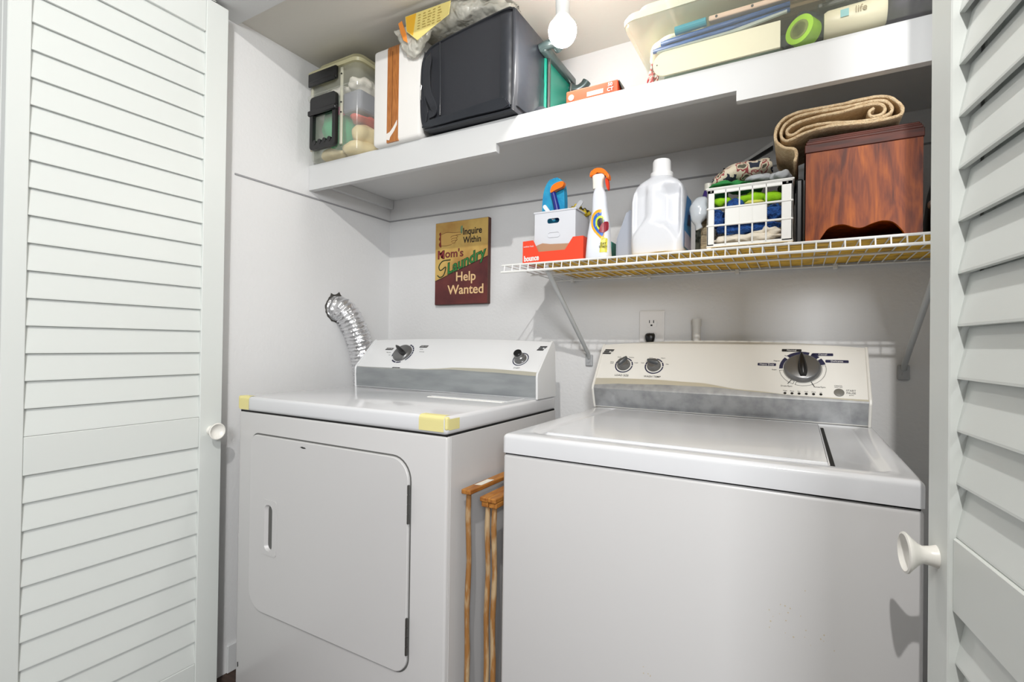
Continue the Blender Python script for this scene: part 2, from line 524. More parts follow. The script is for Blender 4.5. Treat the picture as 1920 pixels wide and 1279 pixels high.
b = NB()
pl = rrect(.257, .315, .444, .592, .007, 6)
yk = DF-.0055
for (P, y0, y1) in ((pl, yk, yk), ):
    O_ = [b.verts.new((x, yk, z)) for x, z in P]; O2 = [b.verts.new((x, yk+.0026, z)) for x, z in P]
    H_ = [b.verts.new((x, yk, z)) for x, z in hole]
    n = len(O_)
    for i in range(n): b.faces.new((O_[i], O_[(i+1) % n], O2[(i+1) % n], O2[i]))
    # bridge plate to hole by fan: both loops begin in the same corner
    m = len(H_)
    i = j = 0
    while i < n or j < m:
        if j >= m or (i < n and i/n <= j/m): b.faces.new((O_[i % n], O_[(i+1) % n], H_[j % m])); i += 1
        else: b.faces.new((O_[i % n], H_[(j+1) % m], H_[j % m])); j += 1
    G_ = [b.verts.new((.2825+(x-.2825)*.62+.004, yk+.012, .517+(z-.517)*.93)) for x, z in hole]
    for i in range(m): b.faces.new((H_[i], H_[(i+1) % m], G_[(i+1) % m], G_[i]))
    b.faces.new(G_)
obj('handle_recess', b, mEnamF, dd)
for za, zb in ((.619, .705), (.330, .412)):
    b = NB()
    for k in range(4):
        p0 = za+(zb-za)*k/4+.001; p1 = za+(zb-za)*(k+1)/4-.001
        tube(b, [(.7705, DF-.005, p0), (.7705, DF-.005, p1)], .0032, 8)
    tube(b, [(.7705, DF-.005, za), (.7705, DF-.005, zb)], .0022, 6)
    obj('hinge', b, mat('hinge_steel', (120, 120, 118), .35, metal=.9), dr)
b = NB(); prism_xz(b, [(.404, .747), (.412, .7495), (.424, .748), (.427, .7455), (.416, .7445)], DF-.0038, DF-.0034); obj('scuff_mark', b, mBlk, dd)
b = NB(); prism_xz(b, [(.143, .11), (.147, .112), (.148, .10), (.144, .096)], DF+.0024, DF+.0034); obj('paint_chip', b, mBlk, dr)
# tape on the two front corners: thin strips folded over the edge
def tape(x0, x1, z0, wrap, side=0):
    b = NB(); e_ = .0005
    pr = [(DF-e_, z0), (DF-e_, DZ-.010)]+[(DF+.009-(.009+e_)*math.cos(R(a)), DZ-.009+(.009+e_)*math.sin(R(a))) for a in (15, 30, 45, 60, 75, 90)]+[(DF+wrap, DZ+e_)]
    A = [b.verts.new((x0, y, z)) for y, z in pr]; B = [b.verts.new((x1, y, z)) for y, z in pr]
    for i in range(len(pr)-1): b.faces.new((A[i], A[i+1], B[i+1], B[i]))
    if side:
        box(b, DX1+.0001, DX1+.0006, DF+.006, DF+side, z0+.004, DZ-.006)
    obj('tape_patch', b, mTape, dr)
tape(DX0+.006, DX0+.049, .826, .02)
tape(.793, DX1-.0085, .829, .022, .045)
b = NB(); box(b, DX1-.0086, DX1+.0003, DF-.0003, DF+.012, .833, DZ-.0008, .004, 2); obj('tape_patch', b, mTape, dr)
b = NB(); box(b, DX0-.0004, DX0+.0065, DF-.0003, DF+.012, .827, DZ+.0003, .004, 2); obj('tape_patch', b, mTape, dr)

MD = console(dr, .148, .8655, (-.190, (-.312, .8635), (-.313, .930), (-.222, 1.024), -.200),
             lambda x: interp(x, [.15, .22, .31, .42, .50, .575, .70, .81, .87], [.004, .001, .000, .001, .008, .016, .017, .013, .010]) + .001,
             lambda x: interp(x, [.15, .45, .55, .70, .87], [.02, .003, .008, .004, -.002]), .010, mSteel)
logo(dr, MD(.8455, .1085), .024, .018)
M = MD(.317, .073)
disc_stack('cycle_dial', M, [(.0365, 0), (.0365, .004), (.033, .010), (.030, .0115), (.0001, .0115)], mGreyDial, dr)
grip('dial_grip', M @ Matrix.Translation((0, 0, .0115)),   .060, .0095, .018, 58, mBlk, dr)
b = NB()
for a0, a1 in ((160, 200), (230, 262), (266, 292), (-45, -5), (-2, 12), (15, 28), (31, 44), (47, 60), (63, 76)): ring_mark(b, M, .0395, .0445, a0, a1)
obj('dial_ring_marks', b, mNavy, dr)
for (x, v, s_) in ((.243, .093, 'AUTO DRY'), (.329, .0035, 'AIR DRY'), (.3915, .108, 'TIMED DRY')):
    b = NB(); pill(b, MD(x, v), .034, .0105, .0015, slant=.3); obj('label_pill', b, mInk, dr)
    text('label_text', s_, .0062, MD(x, v, .0008), mPlate, dr, .0001)
for (x, v, s_) in ((.250, .076, 'More Dry'), (.262, .064, 'Dry'), (.396, .083, 'Touch Up'), (.388, .095, '60 min')):
    text('small_lettering', s_, .0052, MD(x, v, .0004), mGreyKnob, dr, .0001)
M = MD(.790, .062)
b = NB(); ring_mark(b, M, .0232, .0262); obj('start_ring', b, mNavy, dr)
disc_stack('start_knob', M, [(.0195, 0), (.0195, .004), (.0165, .007), (.0155, .014), (.0125, .016), (.0125, .0245), (.0115, .0255), (.0001, .0255)], mGreyDial, dr)
disc_stack('start_knob_cap', M @ Matrix.Translation((0, 0, .0245)), [(.0127, 0), (.0127, .005), (.011, .007), (.0001, .007)], mBlk, dr)
text('start_lettering', 'START', .0075, MD(.790, .026, .0004), mGreyKnob, dr, .0001)

# ------------------------------------------------------------------ washer
WX0, WX1, WF, WB, WZ = .9774, 1.6754, -.6903, -.035, .8317
wa = thing('washing_machine', ((WX0+WX1)/2, (WF+WB)/2, 0), 'white top-loading washing machine on the right with grey dials on its console', 'washing machine')
b = NB(); box(b, WX0+.0015, WX1-.0015, WF+.003, WB, .012, .789, .007, 3)
for x in (WX0+.05, WX1-.05):
    for y in (WF+.06, WB-.06): tube(b, [(x, y, 0), (x, y, .02)], .018, 12)
autosmooth(obj('cabinet', b, mEnamF, wa))
b = NB(); box(b, WX0+.005, WX1-.005, WF+.008, WB, .788, .7935); obj('gap_shadow_strip', b, mGap, wa)
# top with a recessed dish
def dish_top(bm, x0, x1, y0, y1, z0, z1, hx0, hx1, hy0, hy1, dep, r=.010):
    """rounded slab with a shallow sloped recess"""
    def loop(ix, z, rad): return [Vector((x, y, z)) for x, y in rrect(x0+ix, x1-ix, y0+ix, y1-ix, rad, 5)]
    rings = [loop(0, z0, r), loop(0, z1-r, r)]
    for a in (20, 40, 60, 75, 90): rings.append(loop(r-r*math.cos(R(a)), z1-r+r*math.sin(R(a)), r*(1-.5*a/90)))
    def hl(ix, z, rad): return [Vector((x, y, z)) for x, y in rrect(hx0+ix, hx1-ix, hy0+ix, hy1-ix, rad, 5)]
    rings += [hl(0, z1, .02), hl(.004, z1-dep*.25, .018), hl(.010, z1-dep*.8, .015), hl(.014, z1-dep, .013)]
    loft(bm, rings)
b = NB(); dish_top(b, WX0, WX1, WF, WB, .7926, WZ, 1.022, 1.645, -.650, -.128, .0045)
autosmooth(obj('top_panel', b, mEnam, wa), 50)
b = NB()
lp = rrect(1.045, 1.5625, -.634, -.146, (.012, .003, .003, .012), 4)
prism(b, lp, lambda x, y: Vector((x, y, WZ-.006)), lambda x, y: Vector((x, y, WZ+.0015)))
es = [e_ for e_ in b.edges if all(abs(v.co.z-(WZ+.0015)) < 1e-6 for v in e_.verts)]
bmesh.ops.bevel(b, geom=es, offset=.004, segments=3, affect='EDGES')
autosmooth(obj('lid', b, mEnam, wa), 40)
b = NB(); box(b, 1.5625, 1.5695, -.637, -.175, WZ-.0046, WZ-.0036); obj('lid_gap', b, mGap, wa)
for k in range(2):
    pass
# specks of rust on the front
b = NB(); rs = random.Random(3)
for (cx_, cz_, s_, n_) in ((1.52, .575, .05, 10), (1.50, .60, .03, 6), (1.29, .425, .025, 7), (1.55, .57, .02, 5)):
    for k in range(n_):
        x = cx_+rs.gauss(0, s_*.5); z = cz_+rs.gauss(0, s_*.4); q = rs.uniform(.0006, .0013)
        prism_xz(b, [(x+q*math.cos(a)*rs.uniform(.6, 1.3), z+q*math.sin(a)) for a in (0, 1, 2, 3, 4, 5)], WF+.0027, WF+.0032)
obj('rust_speck', b, mat('rust', (196, 184, 160), .8), wa)['kind'] = 'stuff'
# brand strip under the top
wtop = lambda x: interp(x, [.97, 1.06, 1.146, 1.272, 1.397, 1.526, 1.67], [.033, .036, .037, .033, .017, .008, .007])
MW = console(wa, .978, 1.662, (WB-.002, (-.132, .8335), (-.150, .892), (-.058, 1.0175), -.042), wtop,
             lambda x: interp(x, [.97, 1.06, 1.2, 1.3, 1.45, 1.67], [.010, .017, .021, .021, .012, .002]), .020, mSteelW, mConsW)
logo(wa, MW(.996, .134), .029, .018)
for (x, s_, gr, ls) in ((1.055, 'LOAD SIZE', -40, (('Extra\nSmall', -.039, .008), ('Small', -.020, .029), ('Medium', .018, .029), ('Large', .036, .010))),
                        (1.146, 'WASH TEMP', 75, (('Cold', -.036, .010), ('Cool', -.014, .029), ('Warm', .022, .029), ('Hot', .037, .008)))):
    M = MW(x, .085)
    b = NB(); ring_mark(b, M, .0238, .0275, -190, -5); ring_mark(b, M, .0238, .0275, 0, 30); ring_mark(b, M, .0238, .0275, 36, 80); ring_mark(b, M, .0238, .0275, 86, 125); ring_mark(b, M, .0238, .0275, 131, 168)
    obj('dial_ring_marks', b, mNavy, wa)
    disc_stack('small_dial', M, [(.0198, 0), (.0198, .005), (.0175, .010), (.0165, .017), (.0150, .0185), (.0001, .0185)], mGreyDial, wa)
    grip('dial_grip', M @ Matrix.Translation((0, .003, .0183)), .034, .0075, .009, gr, mGreyKnob, wa)
    text('dial_lettering', s_, .0088, MW(x, .0475, .0004), mInk, wa, .0001, bold=.00006)
    for t_, du, dv in ls: text('small_lettering', t_, .0050, MW(x+du, .085+dv, .0004), mInk, wa, .0001)
M = MW(1.525, .092)
disc_stack('cycle_dial', M, [(.0425, 0), (.0425, .004), (.038, .011), (.035, .0125), (.0001, .013)], mGreyDial, wa, 40)
grip('dial_grip', M @ Matrix.Translation((0, 0, .0125)), .062, .0105, .021, 4, mBlk, wa)
b = NB()
for a0, a1 in ((72, 132), (44, 66), (16, 38)): ring_mark(b, M, .0435, .0535, a0, a1)
ring_mark(b, M, .0445, .053, 140, 182)
obj('dial_ring_marks', b, mNavy, wa)
b = NB()
for a0, a1 in ((188, 246), (-108, 12)):
    ring_mark(b, M, .0435, .0443, a0, a1); ring_mark(b, M, .0522, .053, a0, a1)
    for q in (a0, a1): ring_mark(b, M, .0435, .053, q, q+1, n=720)
for q in (235, -65): ring_mark(b, M, .0435, .058, q, q+2, n=720)
obj('dial_outline_marks', b, mInk, wa)
for (x, v, w_, s_) in ((1.5, .1495, .046, 'Normal'), (1.5705, .1375, .046, 'Casual'), (1.601, .117, .050, 'Delicates'), (1.4425, .102, .044, 'Heavy Duty')):
    b = NB(); pill(b, MW(x, v), w_, .0085, .0018); obj('label_pill', b, mNavy if s_ != 'Normal' else mInk, wa)
    text('label_text', s_, .0072, MW(x, v, .0008), mPlate, wa, .0001)
for (x, v, s_, z_) in ((1.466, .1145, 'Regular', .005), (1.490, .132, 'Super', .005), (1.461, .086, 'Super', .005), (1.521, .1395, 'Regular', .005), (1.490, .0365, 'Drain/Spin', .0062), (1.5625, .0375, 'Rinse/Spin', .0062),
                       (1.602, .0435, 'CANCEL', .0045), (1.602, .0395, '(hold 3 sec)', .0035), (1.6275, .031, 'START', .0068), (1.6275, .024, 'PAUSE', .0068), (1.628, .0185, '(push)', .004)):
    text('small_lettering', s_, z_, MW(x, v, .0004), mInk, wa, .0001)
b = NB()
for k in range(6): ring_mark(b, MW(1.487+.0156*k, .015+.0003*k), 0, .0033, n=14)
obj('indicator_lights', b, mBlk, wa)
for k, s_ in enumerate(('Wash', 'Rinse', 'Spin', 'Soak', 'Done', 'Lid')): text('small_lettering', s_, .004, MW(1.487+.0156*k, .0222, .0004), mInk, wa, .0001)
disc_stack('start_button', MW(1.603, .024), [(.0108, 0), (.0108, .0015), (.0095, .0022), (.0001, .0018)], mBtn, wa)

# ------------------------------------------------------------------ foil duct
b = NB()
path = smooth_open([(-.02, -.277, 1.146), (.018, -.275, 1.144), (.045, -.262, 1.118), (.058, -.240, 1.07), (.062, -.217, 1.01), (.063, -.20, .95), (.064, -.190, .89), (.064, -.186, .82), (.064, -.186, .70)], 12)
n = len(path)
rad = []
pts = []
# resample densely so that every corrugation is real geometry
acc = [0]
for i in range(1, n): acc.append(acc[-1]+(path[i]-path[i-1]).length)
Lt = acc[-1]; step = .0022; k = 0
i = 0
t = 0
while t < Lt:
    while i < n-2 and acc[i+1] < t: i += 1
    q = (t-acc[i])/(acc[i+1]-acc[i])
    pts.append(path[i].lerp(path[i+1], q))
    rad.append((.044 if t < .1 else .0435)+.0030*math.sin(2*PI*t/.0145))
    t += step
tube(b, pts, rad, 40)
noisy(b, .0028, 65, 3); noisy(b, .0016, 150, 8)
dv = obj('flexible_duct', b, mFoil, smooth=True)
tag(dv, 'crinkled silver foil vent duct curving from the left wall behind the dryer', 'duct')
b = NB()
rr = random.Random(5)
ring = []
N_ = 40
for k in range(N_):
    a = 2*PI*k/N_; r0 = .047; r1 = .052+.004*rr.random()+(.010 if k in (9, 13) else 0)
    ring.append((Vector((.0008, -.277+r0*math.cos(a), 1.146+r0*math.sin(a))), Vector((.0008, -.277+r1*math.cos(a), 1.146+r1*math.sin(a)))))
v0 = [b.verts.new(p) for p, q in ring]; v1 = [b.verts.new(q) for p, q in ring]
for k in range(N_): b.faces.new((v0[k], v0[(k+1) % N_], v1[(k+1) % N_], v1[k]))
tag(obj('wall_hole_edge', b, mat('raw_hole', (70, 68, 64), .9)), 'ragged dark hole edge in left wall around foil duct', 'hole', kind='structure')

# ------------------------------------------------------------------ outlet, plug, pipe stub
ou = thing('wall_outlet', (1.1138, -.003, 1.015), 'white wall outlet plate on the back wall above the washer', 'outlet')
b = NB(); box(b, 1.075, 1.1525, -.006, -.0002, 1.012, 1.131, .002, 2); obj('cover_plate', b, mPlate, ou)
for z in (1.0915, 1.0515):
    b = NB(); prism_xz(b, [(1.1138+.016*math.copysign(min(1, abs(math.cos(a))*1.15), math.cos(a)), z+.0145*math.sin(a)) for a in [2*PI*k/28 for k in range(28)]], -.0085, -.005)
    rc = obj('receptacle', b, mPlate, ou)
    b = NB(); box(b, 1.1138-.0075, 1.1138-.0052, -.0089, -.0080, z+.0005, z+.0095); box(b, 1.1138+.0052, 1.1138+.0078, -.0089, -.0080, z+.0005, z+.0095); box(b, 1.1138-.003, 1.1138+.003, -.0089, -.0080, z-.009, z-.004, .0004, 1)
    obj('slot', b, mBlk, rc)
b = NB()
loft(b, [[Vector((1.1125+w*math.cos(2*PI*k/20), -.0091-d*(1+math.sin(2*PI*k/20)), z)) for k in range(20)] for w, d, z in ((.010, .006, 1.0600), (.0145, .009, 1.0570), (.0155, .011, 1.050), (.0145, .011, 1.042), (.0115, .010, 1.034), (.0100, .009, 1.026), (.0075, .006, 1.018))])
tube(b, smooth_open([(1.1125, -.017, 1.030), (1.1125, -.018, 1.018), (1.112, -.018, 1.00), (1.112, -.020, .94), (1.115, -.018, .80), (1.12, -.018, .5)], 5), [.0072]*60 if False else .0072, 10)
tag(autosmooth(obj('power_plug', b, mBlk), 50), 'black plug and cord in the outlet behind the washer', 'plug')
b = NB(); tube(b, [(1.251, -.019, .55), (1.251, -.019, 1.098), (1.251, -.019, 1.1005)], .0115, 20); tube(b, [(1.251, -.019, 1.082), (1.251, -.019, 1.103)], .0132, 20)
tag(autosmooth(obj('pipe_stub', b, mat('painted_pipe', (205, 203, 198), .5)), 50), 'capped white pipe rising against the back wall behind the washer', 'pipe')

# ------------------------------------------------------------------ sign
SGY = -.020
sg = thing('wooden_sign', (.386, -.01, 1.171), "wooden wall sign in tan and maroon reading Mom's Laundry Help Wanted", 'sign')
b = NB(); box(b, .262, .510, SGY, -.0005, 1.171, 1.494, .0015, 1)
mSignSide = mat('sign_wood_side', (78, 42, 34), .6)
mTan = mat('sign_tan', (206, 172, 96), .5, var=(164, 116, 54), vscale=9, lo=.32, hi=.6)
mMar = mat('sign_maroon', (104, 44, 40), .5, var=(78, 30, 32), vscale=14)
obj('board', b, mSignSide, sg)
b = NB(); prism_xz(b, [(.2635, 1.264), (.2635, 1.4925), (.5085, 1.4925), (.5085, 1.348)], SGY-.0012, SGY+.0002); obj('tan_field', b, mTan, sg)
b = NB(); prism_xz(b, [(.2635, 1.1725), (.2635, 1.264), (.5085, 1.348), (.5085, 1.1725)], SGY-.0012, SGY+.0002); obj('maroon_field', b, mMar, sg)
b = NB(); prism_xz(b, [(.2635, 1.2625), (.2635, 1.2655), (.5085, 1.3495), (.5085, 1.3465)], SGY-.0016, SGY); obj('dividing_line', b, mat('sign_line', (52, 34, 20), .6), sg)
def MS(x, z, rot=0, h=.0016): return frame((x, SGY-h, z), (1, 0, 0), (0, 0, 1)) @ Matrix.Rotation(R(rot), 4, 'Z')
mSInk = mat('sign_ink', (36, 26, 20), .6); mGold = mat('sign_cream', (226, 190, 140), .6); mSG = mat('sign_green', (44, 120, 56), .6); mSGD = mat('sign_green_dark', (18, 44, 22), .6); mSMar = mat('sign_letter_maroon', (128, 44, 46), .6)
text('lettering', 'Inquire', .036, MS(.438, 1.448), mSInk, sg, .0003, bold=.0007, sx=.86)
text('lettering', 'Within', .034, MS(.438, 1.415), mSInk, sg, .0003, bold=.0006, sx=.86)
for m_, h_, e_, dx_ in ((mSInk, .0016, .0016, .0004), (mSMar, .0021, .0, 0)):
    b = NB(); x0_, z0_, w_, hh_, st = .2770-e_, 1.3520-e_, .0300+2*e_, .0310+2*e_, .0070+e_
    xm = x0_+w_/2
    MP = [(x0_, z0_), (x0_+st, z0_), (x0_+st, z0_+hh_*.58), (xm, z0_+hh_*.16), (x0_+w_-st, z0_+hh_*.58), (x0_+w_-st, z0_), (x0_+w_, z0_), (x0_+w_, z0_+hh_), (x0_+w_-st, z0_+hh_), (xm, z0_+hh_*.52), (x0_+st, z0_+hh_), (x0_, z0_+hh_)]
    prism_xz(b, MP, SGY-h_, SGY-h_+.0004)
    bmesh.ops.triangulate(b, faces=[f_ for f_ in b.faces if len(f_.verts) > 4])
    obj('lettering', b, m_, sg)
    text('lettering', "om's", .043, MS(.3105+dx_, 1.3685-dx_, 0, h_), m_, sg, .0003, bold=.0009 if e_ else 0, align='LEFT', sx=1.08)
text('lettering', 'Laundry', .058, MS(.405, 1.334, 18, .0014), mSGD, sg, .0003, bold=.0024, shear=.35, sx=.98)
text('lettering', 'Laundry', .058, MS(.405, 1.334, 18, .0020), mSG, sg, .0003, bold=.0003, shear=.35, sx=.98)
b = NB(); tube(b, smooth_open([(.338, SGY-.0014, 1.345), (.30, SGY-.0014, 1.342), (.282, SGY-.0014, 1.322), (.290, SGY-.0014, 1.306), (.315, SGY-.0014, 1.318), (.306, SGY-.0014, 1.288), (.288, SGY-.0014, 1.279), (.275, SGY-.0014, 1.287)], 6), .0022, 6)
obj('flourish', b, mSGD, sg)
text('lettering', 'Help', .050, MS(.410, 1.276), mGold, sg, .0003, bold=.0007, sx=.98)
text('lettering', 'Wanted', .050, MS(.410, 1.226), mGold, sg, .0003, bold=.0007, sx=1.02)
mHand = mat('sign_hand', (206, 166, 92), .55); mHandL = mat('sign_hand_line', (120, 76, 36), .55)
b = NB()
prism_xz(b, smooth_closed([(.291, 1.446), (.318, 1.452), (.345, 1.449), (.385, 1.447), (.387, 1.441), (.362, 1.439), (.372, 1.434), (.366, 1.428), (.369, 1.421), (.361, 1.416), (.358, 1.409), (.340, 1.404), (.315, 1.402), (.292, 1.404)], 3), SGY-.0016, SGY-.001)
obj('pointing_hand', b, mHand, sg)
b = NB()
for P in ([(.388, 1.4475), (.345, 1.4495), (.318, 1.453), (.291, 1.447)], [(.362, 1.438), (.342, 1.436), (.338, 1.431)], [(.366, 1.428), (.346, 1.427), (.340, 1.423)], [(.365, 1.419), (.347, 1.418), (.340, 1.414)], [(.357, 1.409), (.343, 1.4095)], [(.291, 1.403), (.316, 1.401), (.342, 1.404)], [(.386, 1.440), (.362, 1.4385), (.371, 1.434), (.365, 1.428), (.368, 1.421), (.360, 1.415), (.357, 1.408)]):
    tube(b, smooth_open([(x, SGY-.0016, z) for x, z in P], 4), .0009, 5)
obj('hand_outline', b, mHandL, sg)
b = NB(); prism_xz(b, smooth_closed([(.289, 1.455), (.281, 1.450), (.285, 1.440), (.280, 1.430), (.286, 1.420), (.280, 1.410), (.284, 1.400), (.292, 1.398), (.290, 1.425)], 3), SGY-.0018, SGY-.001); obj('cuff', b, mat('sign_cuff', (120, 36, 30), .6), sg)
b = NB(); prism_xz(b, smooth_closed([(.384, 1.468), (.393, 1.472), (.392, 1.446), (.385, 1.444)], 3), SGY-.0017, SGY-.001); obj('painted_smudge', b, mat('sign_teal', (110, 140, 104), .6), sg)

# ------------------------------------------------------------------ wire shelf
ws = thing('wire_shelf', (1.3, -.18, 1.22), 'white wire shelf on angled struts across the back wall above the washer', 'wire shelf')
ZD = 1.243
b = NB()
for (y, z, r) in ((-.362, ZD+.001, .0030), (-.366, 1.2245, .0034), (-.012, ZD-.003, .003), (-.185, ZD-.004, .003)):
    tube(b, [(.775, y, z), (SX-.012, y, z)], r, 8)
obj('long_rods', b, mWire, ws)
b = NB(); x = .785; k = 0
while x < SX-.015:
    tube(b, [(x, -.008, ZD), (x, -.357, ZD+.0005), (x, -.3635, ZD-.001), (x, -.3670, 1.2235)], .0015, 6); x += .0254
o = obj('cross_wires', b, mWire, ws)
for (xf, xt, zf) in ((.907, .916, .9715), (1.747, 1.760, .963)):
    b = NB()
    tube(b, [(xf, -.0075, zf+.006), (xf+(xt-xf)*.03, -.016, zf+.02), (xt, -.352, 1.222), (xt, -.362, 1.236)], .0066, 12)
    st = autosmooth(obj('strut', b, mStrut, ws), 50)
    b = NB(); box(b, xf-.0125, xf+.0125, -.009, -.0003, zf-.021, zf+.017, .003, 2); tube(b, [(xf, -.0085, zf-.006), (xf, -.0115, zf-.006)], .0042, 12)
    obj('foot_clip', b, mat('clip_plastic', (168, 170, 172), .5), st)
for x in (.845, 1.105, 1.36, 1.60):
    b = NB(); box(b, x-.006, x+.006, -.016, -.0003, ZD-.012, ZD+.004, .002, 1); obj('wall_clip', b, mWire, ws)

# liner and things on the wire shelf
ZL = ZD+.0052
mLin = mat('liner_yellow', (232, 184, 40), .6, var=(150, 112, 36), vscale=22, vstretch=(1, 3, 1), detail=4, lo=.35, hi=.5)
b = NB()
nx, ny = 60, 10
G = [[None]*(ny+1) for _ in range(nx+1)]
for i in range(nx+1):
    for j in range(ny+1):
        x = .862+(1.832-.862)*i/nx; y = -.352+.338*j/ny
        G[i][j] = b.verts.new((x, y, ZD+.0022+.0012*(noise.noise(Vector((x*14, y*9, 2)))+.9)*.6))
for i in range(nx):
    for j in range(ny): b.faces.new((G[i][j], G[i+1][j], G[i+1][j+1], G[i][j+1]))
r_ = bmesh.ops.extrude_face_region(b, geom=b.faces[:])
for v in r_['geom']:
    if isinstance(v, bmesh.types.BMVert): v.co.z += .0008
tag(obj('shelf_liner', b, mLin, smooth=True), 'yellow patterned liner sheet lying on the wire shelf', 'shelf liner')

# red dryer sheet box, cut open at the front
rb = thing('dryer_sheet_box', (.924, -.27, ZL), 'open red-orange cardboard box with white lettering at left end of wire shelf', 'box')
mRed = mat('box_red', (232, 70, 40), .45); mCard = mat('cardboard_inside', (176, 136, 106), .8, bump=.1)
b = NB()
x0, x1, zt = .833, 1.016, ZL+.063
prism_xz(b, [(x0, ZL), (x1, ZL), (x1, zt), (x1-.03, zt), (x1-.053, ZL+.030), (x0+.050, ZL+.030), (x0+.033, zt+.001), (x0, zt)], -.345, -.3435)
box(b, x0, x0+.0015, -.3435, -.225, ZL, zt); box(b, x1-.0015, x1, -.3435, -.225, ZL, zt); box(b, x0, x1, -.2265, -.225, ZL, zt); box(b, x0, x1, -.3435, -.225, ZL, ZL+.0015)
obj('carton', b, mRed, rb)
b = NB(); prism_xz(b, [(x0+.04, ZL+.003), (x1-.04, ZL+.003), (x1-.032, ZL+.047), (x1-.06, ZL+.048), (x1-.10, ZL+.050), (x0+.06, ZL+.054), (x0+.045, ZL+.050), (x0+.036, ZL+.046)], -.3405, -.339); obj('torn_inner_flap', b, mCard, rb)
text('lettering', 'bounce', .0215, frame((.8375, -.3455, ZL+.0125), (1, 0, .03), (0, 0, 1)), mPlate, rb, .0003, bold=.0009, align='LEFT', sx=.74)
text('small_lettering', 'outdoor fresh', .007, frame((.836, -.3455, ZL+.0475), (1, 0, 0), (0, 0, 1)), mPlate, rb, .0002, align='LEFT', sx=.8)
# white open basket standing in the box
mTub = mat('tub_plastic', (214, 216, 222), .35)
tb = thing('plastic_tub', (.94, -.26, ZL+.003), 'white plastic tub with oval handle hole standing in the red box', 'tub')
tz0, tz1 = ZL+.052, 1.392
def ovalhole_panel(bm, x0, x1, z0, z1, hx0, hx1, hz0, hz1, y0, y1):
    hole = rrect(hx0, hx1, hz0, hz1, (hz1-hz0)*.48, 5); n = len(hole)
    out = rrect(x0, x1, z0, z1, .0005, 5)
    for y, s in ((y0, 0), (y1, 1)):
        pass
    O0 = [bm.verts.new((x, y0, z)) for x, z in out]; O1 = [bm.verts.new((x, y1, z)) for x, z in out]
    H0 = [bm.verts.new((x, y0, z)) for x, z in hole]; H1 = [bm.verts.new((x, y1, z)) for x, z in hole]
    for i in range(n):
        j = (i+1) % n
        bm.faces.new((O0[i], O0[j], H0[j], H0[i])); bm.faces.new((O1[j], O1[i], H1[i], H1[j]))
        bm.faces.new((H0[i], H0[j], H1[j], H1[i])); bm.faces.new((O0[j], O0[i], O1[i], O1[j]))
b = NB()
ty0, ty1 = -.333, -.236
ovalhole_panel(b, .864, .988, ZL+.004, tz1, .903, .940, 1.357, 1.371, ty0, ty0+.002)
box(b, .864, .866, ty0+.002, ty1, ZL+.004, tz1); box(b, .986, .988, ty0+.002, ty1, ZL+.004, tz1); box(b, .864, .988, ty1-.002, ty1, ZL+.004, tz1-.004); box(b, .866, .986, ty0+.002, ty1, ZL+.004, ZL+.006)
box(b, .861, .991, ty0-.002, ty0+.002, tz1-.004, tz1+.001, .001, 1); box(b, .988, .991, ty0, ty1, tz1-.004, tz1+.001, .001, 1)
obj('tub_body', b, mTub, tb)
b = NB()
P_ = rrect(.906, .942, 1.318, 1.332, .0065, 5)
tube(b, [(x, ty0-.0006, z) for x, z in P_], .0013, 6, closed=True)
obj('moulded_oval', b, mTub, tb)
# tools in the tub
mBlue = mat('scrub_blue', (30, 140, 190), .45, bump=.5, bscale=220, bdist=.002, var=(44, 166, 206), vscale=30)
b = NB()
cr = [(.866, 1.335), (.866, 1.40), (.869, 1.452), (.879, 1.482), (.896, 1.498), (.915, 1.497), (.928, 1.485), (.934, 1.462), (.937, 1.42), (.937, 1.335)]
prism_xz(b, smooth_open([Vector((x, 0, z)) for x, z in cr], 4) and [(v.x, v.z) for v in smooth_open([Vector((x, 0, z)) for x, z in cr], 4)], -.292, -.270)
bmesh.ops.bevel(b, geom=[e_ for e_ in b.edges if abs(e_.verts[0].co.y-e_.verts[1].co.y) < 1e-5], offset=.005, segments=2, affect='EDGES')
bs = autosmooth(obj('scrub_mitt', b, mBlue), 60)
tag(bs, 'bright blue rounded scrubbing mitt sticking up from the white tub', 'scrubber')
b = NB(); tube(b, smooth_open([(.9235, -.304, 1.375), (.919, -.304, 1.405), (.910, -.304, 1.440), (.906, -.304, 1.452)], 4), [.009, .009, .009, .009, .0085, .0085, .008, .008, .0075, .0075, .0075, .0075, .007], 10)
tb2 = thing('dish_brush', (.92, -.304, 1.37), 'dark blue handled brush with orange head in the white tub', 'brush')
obj('handle', b, mat('brush_blue', (24, 40, 130), .35), tb2, smooth=True)
b = NB(); prism_xz(b, smooth_closed([(.9015, 1.4535), (.906, 1.468), (.921, 1.476), (.940, 1.477), (.942, 1.468), (.936, 1.461), (.918, 1.456), (.905, 1.450)], 3), -.313, -.298)
obj('brush_head', b, mat('bright_orange', (255, 122, 20), .4), tb2)
b = NB(); Q = frame((.903, -.322, 1.392), (.8, 0, .6), (-.6, 0, .8)); pts_ = rrect(-.0052, .0052, -.028, .026, .005, 4)
prism(b, pts_, lambda x, y: Q @ Vector((x, y, 0)), lambda x, y: Q @ Vector((x, y, .003)))
tag(obj('plastic_scraper', b, mat('scraper_white', (238, 240, 244), .3)), 'small white plastic handle leaning over the front rim of the tub', 'scraper')
b = NB(); blob(b, (.958, -.262, 1.405), (.022, .018, .014), .012, 90, 2, 4); blob(b, (.978, -.255, 1.396), (.018, .02, .010), .010, 90, 5, 4)
tag(obj('scouring_pad', b, mat('pad_yellow', (190, 166, 40), .8, var=(40, 34, 24), vscale=60, lo=.42, hi=.52), smooth=True), 'yellow and black mottled scouring pad in the white tub', 'scouring pad')
